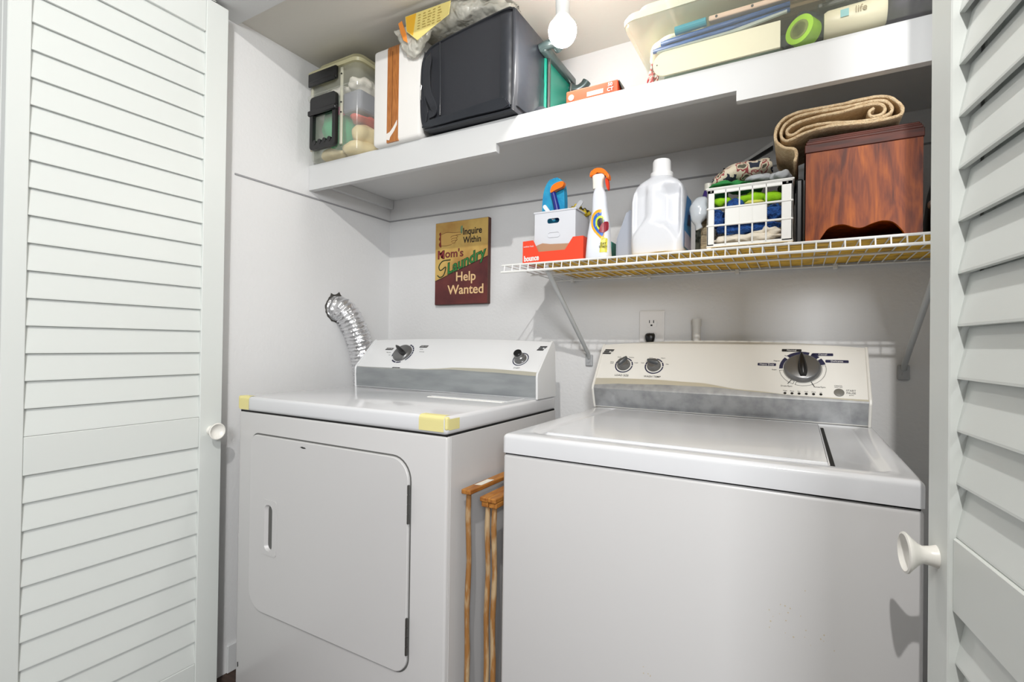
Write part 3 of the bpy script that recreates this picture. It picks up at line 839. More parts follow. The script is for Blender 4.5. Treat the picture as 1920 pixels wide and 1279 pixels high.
b = NB(); Q = frame((.975, -.285, 1.408), (.75, 0, -.65), (.65, 0, .75)); pts_ = rrect(-.0065, .0065, -.024, .02, .006, 4)
prism(b, pts_, lambda x, y: Q @ Vector((x, y, 0)), lambda x, y: Q @ Vector((x, y, .003)))
tag(obj('spatula_handle', b, mat('handle_grey', (186, 188, 192), .3)), 'light grey plastic handle standing in the tub beside the yellow pad', 'spatula')
b = NB(); box(b, 1.02, 1.046, -.20, -.12, ZL, ZL+.072, .003, 2)
tag(obj('teal_carton', b, mat('teal_box', (34, 128, 112), .5)), 'small teal box behind the spray bottle', 'box')

# spray bottle
sp = thing('spray_bottle', (1.056, -.34, ZL), 'white spray bottle with orange trigger head and swirl label', 'spray bottle')
mSpr = mat('spray_white', (224, 228, 236), .3)
b = NB(); rings = []
for z, w, d, cx in ((0, .0325, .022, 1.0555), (.004, .034, .023, 1.0555), (.03, .032, .023, 1.0555), (.06, .030, .022, 1.056), (.085, .0275, .020, 1.057), (.108, .0235, .0185, 1.0585), (.122, .0205, .017, 1.0588), (.135, .0195, .016, 1.058), (.160, .0185, .015, 1.057), (.172, .0165, .014, 1.0565), (.181, .0125, .0125, 1.056), (.186, .011, .011, 1.0555)):
    rings.append(se_ring(cx, -.335, ZL+z, w, d, 2.8))
loft(b, rings)
bt = autosmooth(obj('bottle_body', b, mSpr, sp), 50)
b = NB(); loft(b, [se_ring(cx, -.335, ZL+z, w, d, 3) for z, w, d, cx in ((.184, .0135, .0115, 1.0525), (.200, .0135, .0115, 1.0520), (.207, .0145, .011, 1.0525), (.216, .018, .0105, 1.0545), (.222, .017, .009, 1.0535))])
autosmooth(obj('spray_neck', b, mat('nozzle_white', (238, 234, 224), .4), sp), 50)
mOr = mat('bright_orange'); mOrD = mat('trigger_orange', (226, 58, 16), .4)
b = NB(); prism_xz(b, smooth_closed([(1.0315, 1.4665), (1.035, 1.480), (1.050, 1.4855), (1.064, 1.484), (1.076, 1.475), (1.083, 1.464), (1.083, 1.454), (1.080, 1.454), (1.074, 1.466), (1.062, 1.4735), (1.048, 1.473), (1.038, 1.467)], 3), -.346, -.324)
bmesh.ops.bevel(b, geom=[e_ for e_ in b.edges if abs(e_.verts[0].co.y-e_.verts[1].co.y) < 1e-5], offset=.002, segments=2, affect='EDGES')
autosmooth(obj('spray_head', b, mOr, sp), 50)
b = NB(); prism_xz(b, smooth_closed([(1.0735, 1.456), (1.079, 1.457), (1.082, 1.444), (1.0825, 1.430), (1.080, 1.4255), (1.076, 1.436), (1.0735, 1.447)], 3), -.340, -.330)
obj('trigger', b, mOrD, sp)
# swirl label wrapped on the front of the bottle
def decal(name, poly, m, parent, h, cx=1.056, w=.034, d=.0235, yc=-.335):
    def yy(x, z):
        zz = z-ZL
        wz = interp(zz, [0, .03, .06, .085, .108, .122], [.034, .0322, .0302, .0277, .0237, .0207]); dz = interp(zz, [0, .03, .06, .085, .108, .122], [.0232, .0232, .0222, .0202, .0187, .0172])
        q = min(.97, abs(x-cx)/wz)
        return yc-dz*(1-q**2.8)**(1/2.8)-h
    b = NB()
    f = b.faces.new([b.verts.new((x, yy(x, z), z)) for x, z in poly])
    bmesh.ops.triangulate(b, faces=[f])
    for _ in range(2):
        bmesh.ops.subdivide_edges(b, edges=b.edges[:], cuts=1)
    for v in b.verts: v.co.y = yy(v.co.x, v.co.z)
    return obj(name, b, m, parent)
def sw(s, dx=0, dz=0):
    base = [(1.076, 1.366), (1.066, 1.3735), (1.053, 1.371), (1.0435, 1.361), (1.0405, 1.346), (1.0425, 1.330), (1.0505, 1.316), (1.062, 1.303), (1.072, 1.294), (1.077, 1.300), (1.078, 1.33)]
    c = (1.070, 1.335)
    return smooth_closed([(c[0]+dx+(x-c[0])*s, c[1]+dz+(z-c[1])*s) for x, z in base], 2)
for s_, c_, h_ in ((1.0, mat('label_orange', (242, 168, 30), .4), .0004), (.80, mat('label_blue', (30, 100, 190), .4), .0007), (.56, mat('label_lime', (196, 214, 50), .4), .0010), (.40, mat('label_ink', (44, 40, 50), .4), .0013)):
    decal('label_swirl', sw(s_), c_, bt, h_)
decal('label_patch', smooth_closed([(1.064, 1.316), (1.070, 1.334), (1.084, 1.341), (1.086, 1.322), (1.076, 1.311)], 3), mat('label_crimson', (140, 26, 44), .4), bt, .0017)
decal('label_panel', [(1.066, ZL+.012), (1.0845, ZL+.012), (1.0845, 1.296), (1.070, 1.301)], mat('label_yellowgreen', (214, 206, 70), .4), bt, .0006)
text('label_lettering', 'OXY\nSTAIN', .008, frame((1.0765, -.3595, ZL+.030), (1, 0, 0), (0, 0, 1)), mInk, bt, .0003)

# detergent jug
jg = thing('detergent_jug', (1.20, -.29, ZL), 'large white laundry detergent jug with a broad handle and blue side label', 'detergent jug')
mJug = mat('jug_white', (214, 216, 221), .32)
b = NB(); rings = []
prof_ = [(0, .061, .050, 4), (.004, .066, .055, 4.5), (.03, .067, .056, 5), (.09, .067, .056, 5), (.14, .0665, .055, 5), (.162, .0635, .052, 4.5), (.178, .0585, .047, 4), (.189, .050, .040, 3.4), (.197, .040, .034, 2.8), (.203, .031, .029, 2.3), (.208, .0268, .0268, 2), (.216, .0262, .0262, 2)]
zq = [p_[0] for p_ in prof_]
def lin(t, xs, ys):
    for i in range(len(xs)-1):
        if t <= xs[i+1]: return ys[i]+(ys[i+1]-ys[i])*(t-xs[i])/(xs[i+1]-xs[i])
    return ys[-1]
def sst(a, b_, t):
    t = min(1, max(0, (t-a)/(b_-a))); return t*t*(3-2*t)
for k in range(73):
    z = .216*k/72
    w, d, p = (lin(z, zq, [q_[m_] for q_ in prof_]) for m_ in (1, 2, 3))
    ring = se_ring(1.203, -.282, ZL+z, w, d, p, 120)
    hw = .0105+.040*(1-sst(.035, .105, z))           # half width of the moulded handle, flaring into the base
    dep = .026*sst(.030, .085, z)*(1-sst(.150, .190, z))
    for v in ring:
        if v.y < -.282:
            u_ = abs(v.x-1.196)
            v.y += dep*sst(hw, hw+.012, u_)*(1-sst(.050, .062, abs(v.x-1.203)))*(.55+.45*(v.x > 1.196))
            v.y += .008*(1-sst(0, .02, z))*(1-sst(.028, .045, abs(v.x-1.21)))*0
        if z < .006 and abs(v.x-1.215) < .032: v.z += .006*(1-(abs(v.x-1.215)/.032)**2)*(1-z/.006)
    rings.append(ring)
loft(b, rings)
autosmooth(obj('jug_body', b, mJug, jg), 70)
b = NB(); lathe(b, [(.0285, 0), (.0285, .012), (.0235, .014), (.0225, .042), (.0205, .046), (.0001, .046)], (1.205, -.282, ZL+.205), seg=36)
autosmooth(obj('jug_cap', b, mat('cap_white', (236, 236, 236), .4), jg), 30)
b = NB()
P_ = [(-.325, ZL+.014), (-.235, ZL+.014), (-.235, ZL+.150), (-.292, ZL+.150), (-.325, ZL+.07)]
b.faces.new([b.verts.new((1.2708, y, z)) for y, z in P_]); obj('side_label', b, mat('label_skyblue', (70, 140, 196), .4), jg)
b = NB(); b.faces.new([b.verts.new((1.2713, y, z)) for y, z in ((-.323, ZL+.016), (-.237, ZL+.016), (-.237, ZL+.052), (-.323, ZL+.056))]); obj('label_text_panel', b, mat('label_lilac', (190, 186, 206), .5), jg)
b = NB(); b.faces.new([b.verts.new((1.2713, y, z)) for y, z in ((-.290, ZL+.075), (-.25, ZL+.080), (-.25, ZL+.11), (-.275, ZL+.105))]); obj('label_mark', b, mat('label_navy', (26, 40, 84), .5), jg)

b = NB(); loft(b, [[Vector(p) for p in ((1.085, -.285, z0), (1.135, -.285, z0), (1.135, -.20, z0), (1.085, -.20, z0))] for z0 in (ZL,)]+[[Vector((1.085, -.285, ZL+.055)), Vector((1.135, -.285, ZL+.055)), Vector((1.135, -.2, ZL+.055)), Vector((1.085, -.2, ZL+.055))], [Vector((1.112, -.278, ZL+.135)), Vector((1.135, -.278, ZL+.135)), Vector((1.135, -.21, ZL+.135)), Vector((1.112, -.21, ZL+.135))]])
bmesh.ops.bevel(b, geom=b.edges[:], offset=.005, segments=2, affect='EDGES')
tag(autosmooth(obj('grey_bottle', b, mat('bottle_grey', (168, 174, 186), .35))), 'grey slope-shouldered plastic bottle between spray bottle and white jug', 'bottle')
b = NB(); box(b, 1.281, 1.303, -.235, -.17, ZL, ZL+.105, .003, 2)
tag(obj('tall_carton', b, mat('dark_green_carton', (70, 84, 76), .6, var=(150, 160, 150), vscale=90, lo=.4, hi=.6)), 'narrow dark green printed carton right of the jug', 'box')
b = NB(); box(b, 1.305, 1.322, -.30, -.24, ZL, ZL+.09, .002, 1)
tag(obj('beige_carton', b, mat('beige_carton_print', (176, 162, 130), .6, var=(110, 98, 80), vscale=60, vstretch=(1, 1, 6))), 'narrow beige striped carton left of the white crate', 'box')
pu = thing('purple_bottle', (1.306, -.19, ZL), 'dark purple bottle with white cap behind the white crate', 'bottle')
b = NB(); loft(b, [se_ring(1.306, -.19, ZL+z, w, w*.75, 2.4, 24) for z, w in ((0, .024), (.12, .024), (.155, .021), (.175, .014), (.185, .011))])
autosmooth(obj('bottle_body', b, mat('purple_plastic', (58, 40, 110), .3), pu), 50)
b = NB(); lathe(b, [(.0105, 0), (.0105, .018), (.0001, .018)], (1.306, -.19, ZL+.184), seg=20); obj('bottle_cap', b, mat('cap_cream', (222, 220, 208), .4), pu)
b = NB(); tube(b, smooth_open([(1.322, -.315, 1.375), (1.310, -.318, 1.362), (1.303, -.32, 1.338), (1.301, -.32, 1.318), (1.304, -.318, 1.305)], 5), [.010+.012*math.sin(PI*min(1, i/16)) for i in range(21)], 14)
noisy(b, .006, 40, 4)
tag(obj('plastic_bag', b, mat('bag_grey', (188, 194, 200), .2, bump=.4, bscale=60), smooth=True), 'grey translucent plastic bag hanging over left side of the white crate', 'plastic bag')

# crate
CX0, CX1, CY0, CY1, CZ0, CZ1 = 1.326, 1.503, -.345, -.115, ZL+.006, 1.388
ct = thing('plastic_crate', ((CX0+CX1)/2, (CY0+CY1)/2, ZL), 'white plastic lattice crate of cloths beside the wooden box', 'crate')
mCr = mat('crate_white', (232, 232, 228), .4)
b = NB()
def cb(*a): box(b, *a, .0012, 1)
zs = [CZ0, 1.303, 1.343, CZ1]
for y in (CY0, CY1-.004):
    for k, x in enumerate((CX0, 1.365, 1.394, 1.421, 1.449, CX1-.022)):
        w = .016 if k == 0 else (.022 if k == 5 else .0035)
        cb(x, x+w, y, y+.004, CZ0, CZ1)
    for k, z in enumerate(zs): cb(CX0, CX1, y-.0015, y+.004, z-.0022, z+.0022)
    cb(CX0, CX1, y, y+.004, CZ1-.010, CZ1); cb(CX0, CX1, y, y+.004, CZ0, CZ0+.006)
cb(1.366, 1.452, CY0+.0005, CY0+.0035, 1.303, 1.343)
for x in (CX0, CX1-.004):
    y = CY0
    for k in range(8):
        w = .012 if k in (0, 7) else .004
        yy = CY0+(CY1-CY0-.012)*k/7
        cb(x, x+.004, yy, yy+w, CZ0, CZ1)
    for z in zs: cb(x-.0012, x+.0052, CY0, CY1, z-.0022, z+.0022)
    cb(x, x+.004, CY0, CY1, CZ1-.010, CZ1)
for z in (CZ1, ):
    cb(CX0-.003, CX1+.003, CY0-.003, CY0+.005, z, z+.004); cb(CX0-.003, CX0+.005, CY0, CY1, z, z+.004); cb(CX1-.005, CX1+.003, CY0, CY1, z, z+.004); cb(CX0, CX1, CY1-.005, CY1+.003, z, z+.004)
obj('lattice', b, mCr, ct)
b = NB(); cb(CX0+.004, CX1-.004, CY0+.004, CY1-.004, ZL, ZL+.003)
for x in (CX0, CX1-.01):
    for y in (CY0, CY1-.01): cb(x, x+.01, y, y+.01, ZL, CZ0+.001)
obj('base', b, mCr, ct)
for x in (CX0+.009, CX1-.011):
    b = NB(); tube(b, [(x, CY0-.0012, CZ1-.005), (x, CY0+.003, CZ1-.005)], .0022, 10)
    obj('rivet_hole', b, mat('hole_grey', (120, 118, 112), .6), ct)
# cloths in the crate
def cloth(name, blobs, m, label, cat, amp=.006, fr=60):
    b = NB()
    for i, (c, s, sd) in enumerate(blobs): blob(b, c, s, amp, fr, sd, 4)
    return tag(obj(name, b, m, smooth=True), label, cat)
mLime = mat('cloth_lime', (146, 204, 20), .9, bump=.5, bscale=500); mCBl = mat('cloth_blue', (40, 88, 160), .95, bump=1, bscale=260, bdist=.006, var=(24, 58, 118), vscale=120, lo=.3, hi=.6)
mCrm = mat('cloth_cream', (232, 222, 204), .9, bump=.3, bscale=200); mDkG = mat('cloth_green', (40, 128, 62), .85, bump=.3, bscale=300)
cloth('cleaning_cloth', [((1.355, -.322, 1.364), (.020, .016, .011), 1), ((1.418, -.318, 1.366), (.028, .016, .012), 2), ((1.462, -.315, 1.362), (.022, .016, .014), 3)], mLime, 'crumpled lime green cloths near the top of the white crate', 'cloth')
cloth('chenille_mitt', [((1.386, -.322, 1.352), (.020, .014, .014), 4), ((1.345, -.322, 1.322), (.016, .016, .024), 6), ((1.40, -.312, 1.320), (.046, .012, .030), 7), ((1.468, -.322, 1.325), (.022, .016, .018), 8), ((1.41, -.322, 1.296), (.070, .016, .014), 9)], mCBl, 'nubby blue chenille cloth in the middle of the white crate', 'cloth', .006, 110)
cloth('yellow_rag', [((1.425, -.325, 1.351), (.022, .012, .0055), 12)], mat('rag_pale_yellow', (214, 212, 100), .9), 'thin pale yellow-green rag between lime cloths and blue cloth in the crate', 'cloth')
cloth('linen_rag', [((1.41, -.322, 1.272), (.072, .016, .010), 14), ((1.45, -.322, 1.284), (.030, .014, .010), 15)], mCrm, 'crumpled cream cloth at the bottom of the white crate', 'cloth', .008, 90)
cloth('green_cloth', [((1.368, -.318, 1.4015), (.042, .024, .008), 21), ((1.40, -.26, 1.404), (.042, .04, .009), 22), ((1.345, -.25, 1.396), (.018, .03, .008), 22)], mDkG, 'folded dark green cloth lying on top of the white crate', 'cloth', .008, 70)
mPat = mat('quilt_print', (214, 204, 182), .85, bump=.3, bscale=250)
nt = mPat.node_tree; bs_ = nt.nodes['Principled BSDF']
tc = nt.nodes.new('ShaderNodeTexCoord'); vo = nt.nodes.new('ShaderNodeTexNoise'); vo.inputs['Scale'].default_value = 34; vo.inputs['Detail'].default_value = 2
cr_ = nt.nodes.new('ShaderNodeValToRGB'); nt.links.new(tc.outputs['Object'], vo.inputs[0]); nt.links.new(vo.outputs['Fac'], cr_.inputs[0]); nt.links.new(cr_.outputs[0], bs_.inputs['Base Color'])
els = cr_.color_ramp; els.interpolation = 'CONSTANT'
els.elements[0].position = 0; els.elements[0].color = sc((40, 46, 62)); els.elements[1].position = .42; els.elements[1].color = sc((216, 206, 184))
for p_, c_ in ((.54, (150, 70, 72)), (.585, (206, 194, 170)), (.64, (86, 84, 70))):
    q = els.elements.new(p_); q.color = sc(c_)
b = NB()
tube(b, smooth_open([(1.333, -.27, 1.408), (1.355, -.265, 1.424), (1.385, -.26, 1.437), (1.42, -.255, 1.445), (1.455, -.25, 1.449)], 6), [.010+.013*min(1, i/8) for i in range(25)], 18)
for v in b.verts: v.co.y = -.26+(v.co.y+.26)*2.3; v.co.z += .003
noisy(b, .006, 40, 2); noisy(b, .002, 120, 2)
tag(obj('pot_holder', b, mPat, smooth=True), 'rolled quilted cloth with cream, red and navy print on the crate', 'quilted cloth')
cloth('grey_cloth', [((1.435, -.28, 1.413), (.034, .03, .010), 31), ((1.478, -.30, 1.408), (.02, .03, .012), 33)], mat('cloth_grey', (176, 180, 184), .85, bump=.3, bscale=200), 'light grey cloth tucked under the printed cloth on the crate', 'cloth', .008, 60)
cloth('dark_cloth', [((1.497, -.22, 1.40), (.026, .05, .045), 41), ((1.500, -.26, 1.33), (.016, .04, .05), 42)] and [((1.490, -.20, 1.412), (.020, .05, .016), 41)], mat('cloth_darkgreen', (30, 42, 34), .9, var=(60, 96, 66), vscale=60, lo=.5, hi=.6), 'dark green and black cloth bunched between the crate and wooden box', 'cloth', .01, 60)
b = NB(); box(b, 1.508, 1.5225, -.30, -.12, ZL, 1.40, .004, 2)
tag(obj('black_folder', b, mBlk), 'black upright folder squeezed between the crate and wooden box', 'folder')
# black rack with a white sheet leaning behind the crate
hg = thing('hanger_tray', (1.40, -.12, 1.45), 'black slanted plastic tray with white sheet behind the printed cloth', 'tray')
b = NB(); pts_ = [(1.330, 1.482), (1.3375, 1.500), (1.342, 1.4985), (1.344, 1.4895), (1.362, 1.492), (1.455, 1.540), (1.455, 1.530), (1.36, 1.484), (1.31, 1.468), (1.31, 1.474)]
prism_xz(b, pts_, -.150, -.140); obj('tray_edge', b, mBlk, hg)
b = NB(); prism_xz(b, [(1.348, 1.4905), (1.362, 1.505), (1.40, 1.523), (1.455, 1.556), (1.455, 1.541), (1.362, 1.4925)], -.138, -.134); obj('paper_sheet', b, mat('paper_white', (232, 232, 230), .6), hg)

# wooden box
wb = thing('wooden_box', (1.626, -.25, ZL), 'reddish-brown wooden box with scalloped bottom edge on the wire shelf', 'box')
mWd = mat('oak_red', (164, 86, 30), .5, spec=.3)
nt = mWd.node_tree; bs_ = nt.nodes['Principled BSDF']
tc = nt.nodes.new('ShaderNodeTexCoord'); mp = nt.nodes.new('ShaderNodeMapping'); mp.inputs['Scale'].default_value = (3.4, 3.4, .6)
nz = nt.nodes.new('ShaderNodeTexNoise'); nz.inputs['Scale'].default_value = 9; nz.inputs['Detail'].default_value = 6; nz.inputs['Distortion'].default_value = 1.6
nz2 = nt.nodes.new('ShaderNodeTexNoise'); nz2.inputs['Scale'].default_value = 60; nz2.inputs['Detail'].default_value = 4
mp2 = nt.nodes.new('ShaderNodeMapping'); mp2.inputs['Scale'].default_value = (5, 5, .35)
cr_ = nt.nodes.new('ShaderNodeValToRGB'); mx = nt.nodes.new('ShaderNodeMath'); mx.operation = 'MULTIPLY_ADD'; mx.inputs[1].default_value = .35
nt.links.new(tc.outputs['Object'], mp.inputs[0]); nt.links.new(tc.outputs['Object'], mp2.inputs[0]); nt.links.new(mp.outputs[0], nz.inputs[0]); nt.links.new(mp2.outputs[0], nz2.inputs[0])
nt.links.new(nz2.outputs['Fac'], mx.inputs[0]); nt.links.new(nz.outputs['Fac'], mx.inputs[2]); nt.links.new(mx.outputs[0], cr_.inputs[0]); nt.links.new(cr_.outputs[0], bs_.inputs['Base Color'])
cr_.color_ramp.elements[0].position = .5; cr_.color_ramp.elements[0].color = sc((80, 30, 12)); cr_.color_ramp.elements[1].position = .95; cr_.color_ramp.elements[1].color = sc((168, 86, 22))
q = cr_.color_ramp.elements.new(.66); q.color = sc((122, 54, 18))
mWdD = mat('oak_dark', (94, 38, 20), .5, var=(62, 24, 14), vscale=12, vstretch=(1, 1, 7), spec=.3)
b = NB(); z0 = ZL+.0003
sca = [(1.552, z0), (1.5585, z0+.010), (1.568, z0+.0235), (1.583, z0+.0295), (1.598, z0+.029), (1.615, z0+.0215), (1.628, z0+.020), (1.644, z0+.0265), (1.662, z0+.0305), (1.679, z0+.0255), (1.692, z0+.0105), (1.698, z0)]
sc_s = [(v.x, v.z) for v in smooth_open([Vector((x, 0, z)) for x, z in sca], 3)]
prism_xz(b, [(1.527, z0)]+sc_s+[(1.7255, z0), (1.7255, 1.437), (1.527, 1.437)], -.350, -.340)
obj('front_panel', b, mWd, wb)
b = NB()
box(b, 1.527, 1.537, -.3395, -.155, z0, 1.437); box(b, 1.7155, 1.7255, -.3395, -.155, z0, 1.437); box(b, 1.537, 1.7155, -.165, -.155, z0, 1.437); box(b, 1.537, 1.7155, -.3395, -.165, z0+.035, z0+.041)
obj('side_panels', b, mWd, wb)
b = NB(); box(b, 1.5245, 1.7275, -.3525, -.152, 1.4375, 1.455, .001, 1); box(b, 1.5265, 1.7255, -.350, -.154, 1.4552, 1.4610, .001, 1); box(b, 1.5285, 1.7235, -.347, -.156, 1.4612, 1.4655, .001, 1); box(b, 1.531, 1.721, -.344, -.158, 1.4657, 1.470, .001, 1)
obj('lid', b, mWdD, wb)

# towel roll: a spiral of terry cloth seen from its end, draping off the box
tw = [(1.645, 1.500), (1.637, 1.494), (1.641, 1.484), (1.656, 1.484), (1.663, 1.493), (1.656, 1.505), (1.634, 1.509), (1.593, 1.505), (1.545, 1.503), (1.510, 1.498), (1.492, 1.487), (1.492, 1.477), (1.503, 1.474), (1.523, 1.484), (1.557, 1.487), (1.605, 1.480), (1.650, 1.4775), (1.672, 1.485), (1.673, 1.498), (1.661, 1.511), (1.638, 1.515), (1.593, 1.513), (1.535, 1.514), (1.499, 1.508), (1.482, 1.492), (1.480, 1.473), (1.492, 1.463), (1.525, 1.473), (1.569, 1.479), (1.639, 1.4735), (1.684, 1.476), (1.691, 1.488), (1.683, 1.504), (1.665, 1.5185), (1.634, 1.523), (1.581, 1.520), (1.522, 1.521), (1.488, 1.514), (1.471, 1.495), (1.469, 1.468), (1.484, 1.450), (1.503, 1.443), (1.509, 1.432), (1.506, 1.415)]
P = smooth_open([Vector((x, 0, z+.006)) for x, z in tw], 4)
th = .0031
L_, R_ = [], []
for i, p in enumerate(P):
    t = (P[min(i+1, len(P)-1)]-P[max(i-1, 0)]).normalized(); nn = Vector((-t.z, 0, t.x))
    w = th*(1+.25*noise.noise(p*120))
    L_.append(p+nn*w); R_.append(p-nn*w)
ys = [-.362, -.360, -.35, -.32, -.28, -.24, -.20, -.17, -.165]
b = NB(); rows = []
for j, y in enumerate(ys):
    k = .75 if j in (0, len(ys)-1) else 1
    row = []
    for i in range(len(P)):
        c = P[i]; jit = .0025*noise.noise(Vector((c.x*60, y*30, c.z*60)))
        row.append((Vector((c.x+(L_[i].x-c.x)*k, y+jit, c.z+(L_[i].z-c.z)*k)), Vector((c.x+(R_[i].x-c.x)*k, y+jit, c.z+(R_[i].z-c.z)*k))))
    rows.append([[b.verts.new(a) for a, c in row], [b.verts.new(c) for a, c in row]])
n = len(P)
for j in range(len(ys)-1):
    for i in range(n-1):
        for s in (0, 1): b.faces.new((rows[j][s][i], rows[j][s][i+1], rows[j+1][s][i+1], rows[j+1][s][i]))
    for i in (0, n-1): b.faces.new((rows[j][0][i], rows[j][1][i], rows[j+1][1][i], rows[j+1][0][i]))
for j in (0, len(ys)-1):
    for i in range(n-1): b.faces.new((rows[j][0][i], rows[j][0][i+1], rows[j][1][i+1], rows[j][1][i]))
tag(obj('rolled_towel', b, mat('terry_beige', (228, 204, 166), .95, bump=.9, bscale=420, bdist=.004, var=(208, 178, 138), vscale=120), smooth=True), 'beige terry towel rolled up on top of the wooden box', 'towel')
# right of the box
b = NB(); rings = []
for z, w, d in ((0, .040, .07), (.05, .042, .075), (.11, .036, .06), (.165, .022, .04), (.19, .010, .02)): rings.append(se_ring(1.795-.1*(.042-w), -.20, ZL+z, w, d, 3, 24))
loft(b, rings); noisy(b, .004, 30, 1)
tag(obj('black_pouch', b, mBlk, smooth=True), 'black soft bag standing right of the wooden box', 'bag')
mg = thing('travel_mug', (1.779, -.318, ZL), 'dark green mug with white rim beside the wooden box', 'mug')
b = NB(); lathe(b, [(.030, 0), (.034, .01), (.036, .055), (.036, .056), (.033, .056), (.031, .008), (.0001, .006)], (1.779, -.312, ZL), seg=32); obj('mug_body', b, mat('mug_green', (14, 52, 46), .3), mg, smooth=True)
b = NB(); lathe(b, [(.037, .056), (.0395, .059), (.0395, .066), (.037, .069), (.033, .069), (.033, .057)], (1.779, -.312, ZL), seg=32); obj('mug_rim', b, mKnob, mg, smooth=True)

# ------------------------------------------------------------------ things on the upper shelf
ZS = 1.6432
mClear = mat('clear_plastic', (216, 218, 206), .15, alpha=.26, spec=.6)
mFrost = mat('frosted_plastic', (206, 204, 184), .3, alpha=.62)
# lidded bin with black latch handles
bn = thing('storage_bin', (.155, -.30, ZS), 'clear plastic storage bin with black latches in the left corner of upper shelf', 'storage bin')
bx0, bx1, by0, by1 = .028, .268, -.440, -.13
def shell(bm, rings_out, th=.002):
    loft(bm, rings_out)
b = NB(); rings = []
for z, i in ((0, .010), (.004, .004), (.012, .002), (.205, -.002), (.212, -.008), (.222, -.009), (.224, -.003), (.25, .000), (.295, .002)):
    rings.append([Vector((x, y, ZS+z)) for x, y in rrect(bx0+i, bx1-i, by0+i, by1-i, .028, 5)])
Rr = loft(b, rings, caps=False); b.faces.new(Rr[0])
autosmooth(obj('bin_wall', b, mClear, bn), 40)
b = NB(); rings = []
for z, i in ((.292, -.007), (.302, -.009), (.308, -.004), (.318, .012), (.334, .020), (.338, .03)):
    rings.append([Vector((x, y, ZS+z)) for x, y in rrect(bx0+i, bx1-i, by0+i, by1-i, .028, 5)])
loft(b, rings); autosmooth(obj('bin_lid', b, mat('lid_cream', (214, 208, 166), .35, alpha=.85), bn), 40)
for x in (.048, .192):
    b = NB(); box(b, x, x+.010, by0-.006, by0+.002, ZS+.03, ZS+.285, .002, 1); obj('bin_rib', b, mFrost, bn)
b = NB()
for z in (.262, .168, .135): tube(b, [(.199, by0-.0075, ZS+z), (.199, by0-.005, ZS+z)], .0028, 10)
obj('rib_holes', b, mBlk, bn)
lt = NB()
for (z0, z1) in ((.245, .293), ):
    box(lt, .045, .182, by0-.016, by0-.003, ZS+z0+.006, ZS+z1, .004, 2)
    box(lt, .050, .178, by0-.019, by0-.012, ZS+z0, ZS+z0+.018, .003, 2)
autosmooth(obj('latch', lt, mBlk, bn), 40)
b = NB(); hz0, hz1 = ZS+.026, ZS+.205
hp = rrect(.062, .186, hz0, hz1, (.014, .014, .012, .012), 5); hh = rrect(.076, .172, hz0+.022, hz1-.062, (.004, .004, .004, .004), 5)
for yq in (by0-.018, by0-.006): pass
n = len(hp); ya, yb_ = by0-.019, by0-.006
O0 = [b.verts.new((x, ya, z)) for x, z in hp]; O1 = [b.verts.new((x, yb_, z)) for x, z in hp]; H0 = [b.verts.new((x, ya, z)) for x, z in hh]; H1 = [b.verts.new((x, yb_, z)) for x, z in hh]
for i in range(n):
    j = (i+1) % n
    b.faces.new((O0[i], O0[j], H0[j], H0[i])); b.faces.new((O1[j], O1[i], H1[i], H1[j])); b.faces.new((H0[i], H0[j], H1[j], H1[i])); b.faces.new((O0[j], O0[i], O1[i], O1[j]))
box(b, .054, .190, by0-.024, by0-.010, hz1-.062, hz1-.044, .003, 1)
for k in range(4): tube(b, [(.086+.024*k, ya-.001, hz0+.024), (.086+.024*k, yb_, hz0+.024)], .0085, 10)
autosmooth(obj('latch_handle', b, mBlk, bn), 40)
# contents
def inbin(name, blobs, m, label, cat, amp=.01, fr=30): return cloth(name, blobs, m, label, cat, amp, fr)
inbin('wool_ball', [((.105, -.36, ZS+.125), (.068, .065, .070), 3)], mat('yarn_green', (60, 170, 120), .9, bump=.5, bscale=120), 'green yarn bundle inside the clear bin behind the latch', 'yarn')
inbin('pink_yarn', [((.158, -.412, ZS+.160), (.018, .014, .013), 5)], mat('yarn_pink', (214, 70, 140), .9), 'small pink item inside the clear bin beside the green yarn', 'yarn')
inbin('cream_yarn', [((.10, -.34, ZS+.028), (.068, .085, .022), 9), ((.20, -.34, ZS+.034), (.058, .082, .028), 8), ((.222, -.355, ZS+.085), (.038, .06, .032), 10)], mat('yarn_cream', (232, 212, 160), .9, bump=.5, bscale=120), 'cream yarn at the bottom of the clear bin', 'yarn')
inbin('red_ribbon', [((.226, -.36, ZS+.128), (.036, .06, .010), 11)], mat('ribbon_red', (214, 70, 62), .7), 'red band inside the clear bin above the cream yarn', 'ribbon')
b = NB(); box(b, .176, .262, -.425, -.16, ZS+.142, ZS+.212, .012, 3)
tag(obj('fabric_bundle', b, mat('fabric_slate', (132, 134, 150), .8, bump=.3, bscale=60)), 'grey-blue folded fabric in the right half of the clear bin', 'fabric')
inbin('white_tissue', [((.13, -.35, ZS+.238), (.085, .065, .020), 13), ((.215, -.36, ZS+.246), (.042, .06, .026), 14)], mat('tissue_white', (232, 226, 214), .8), 'crumpled white tissue near the top of the clear bin', 'tissue', .014, 40)

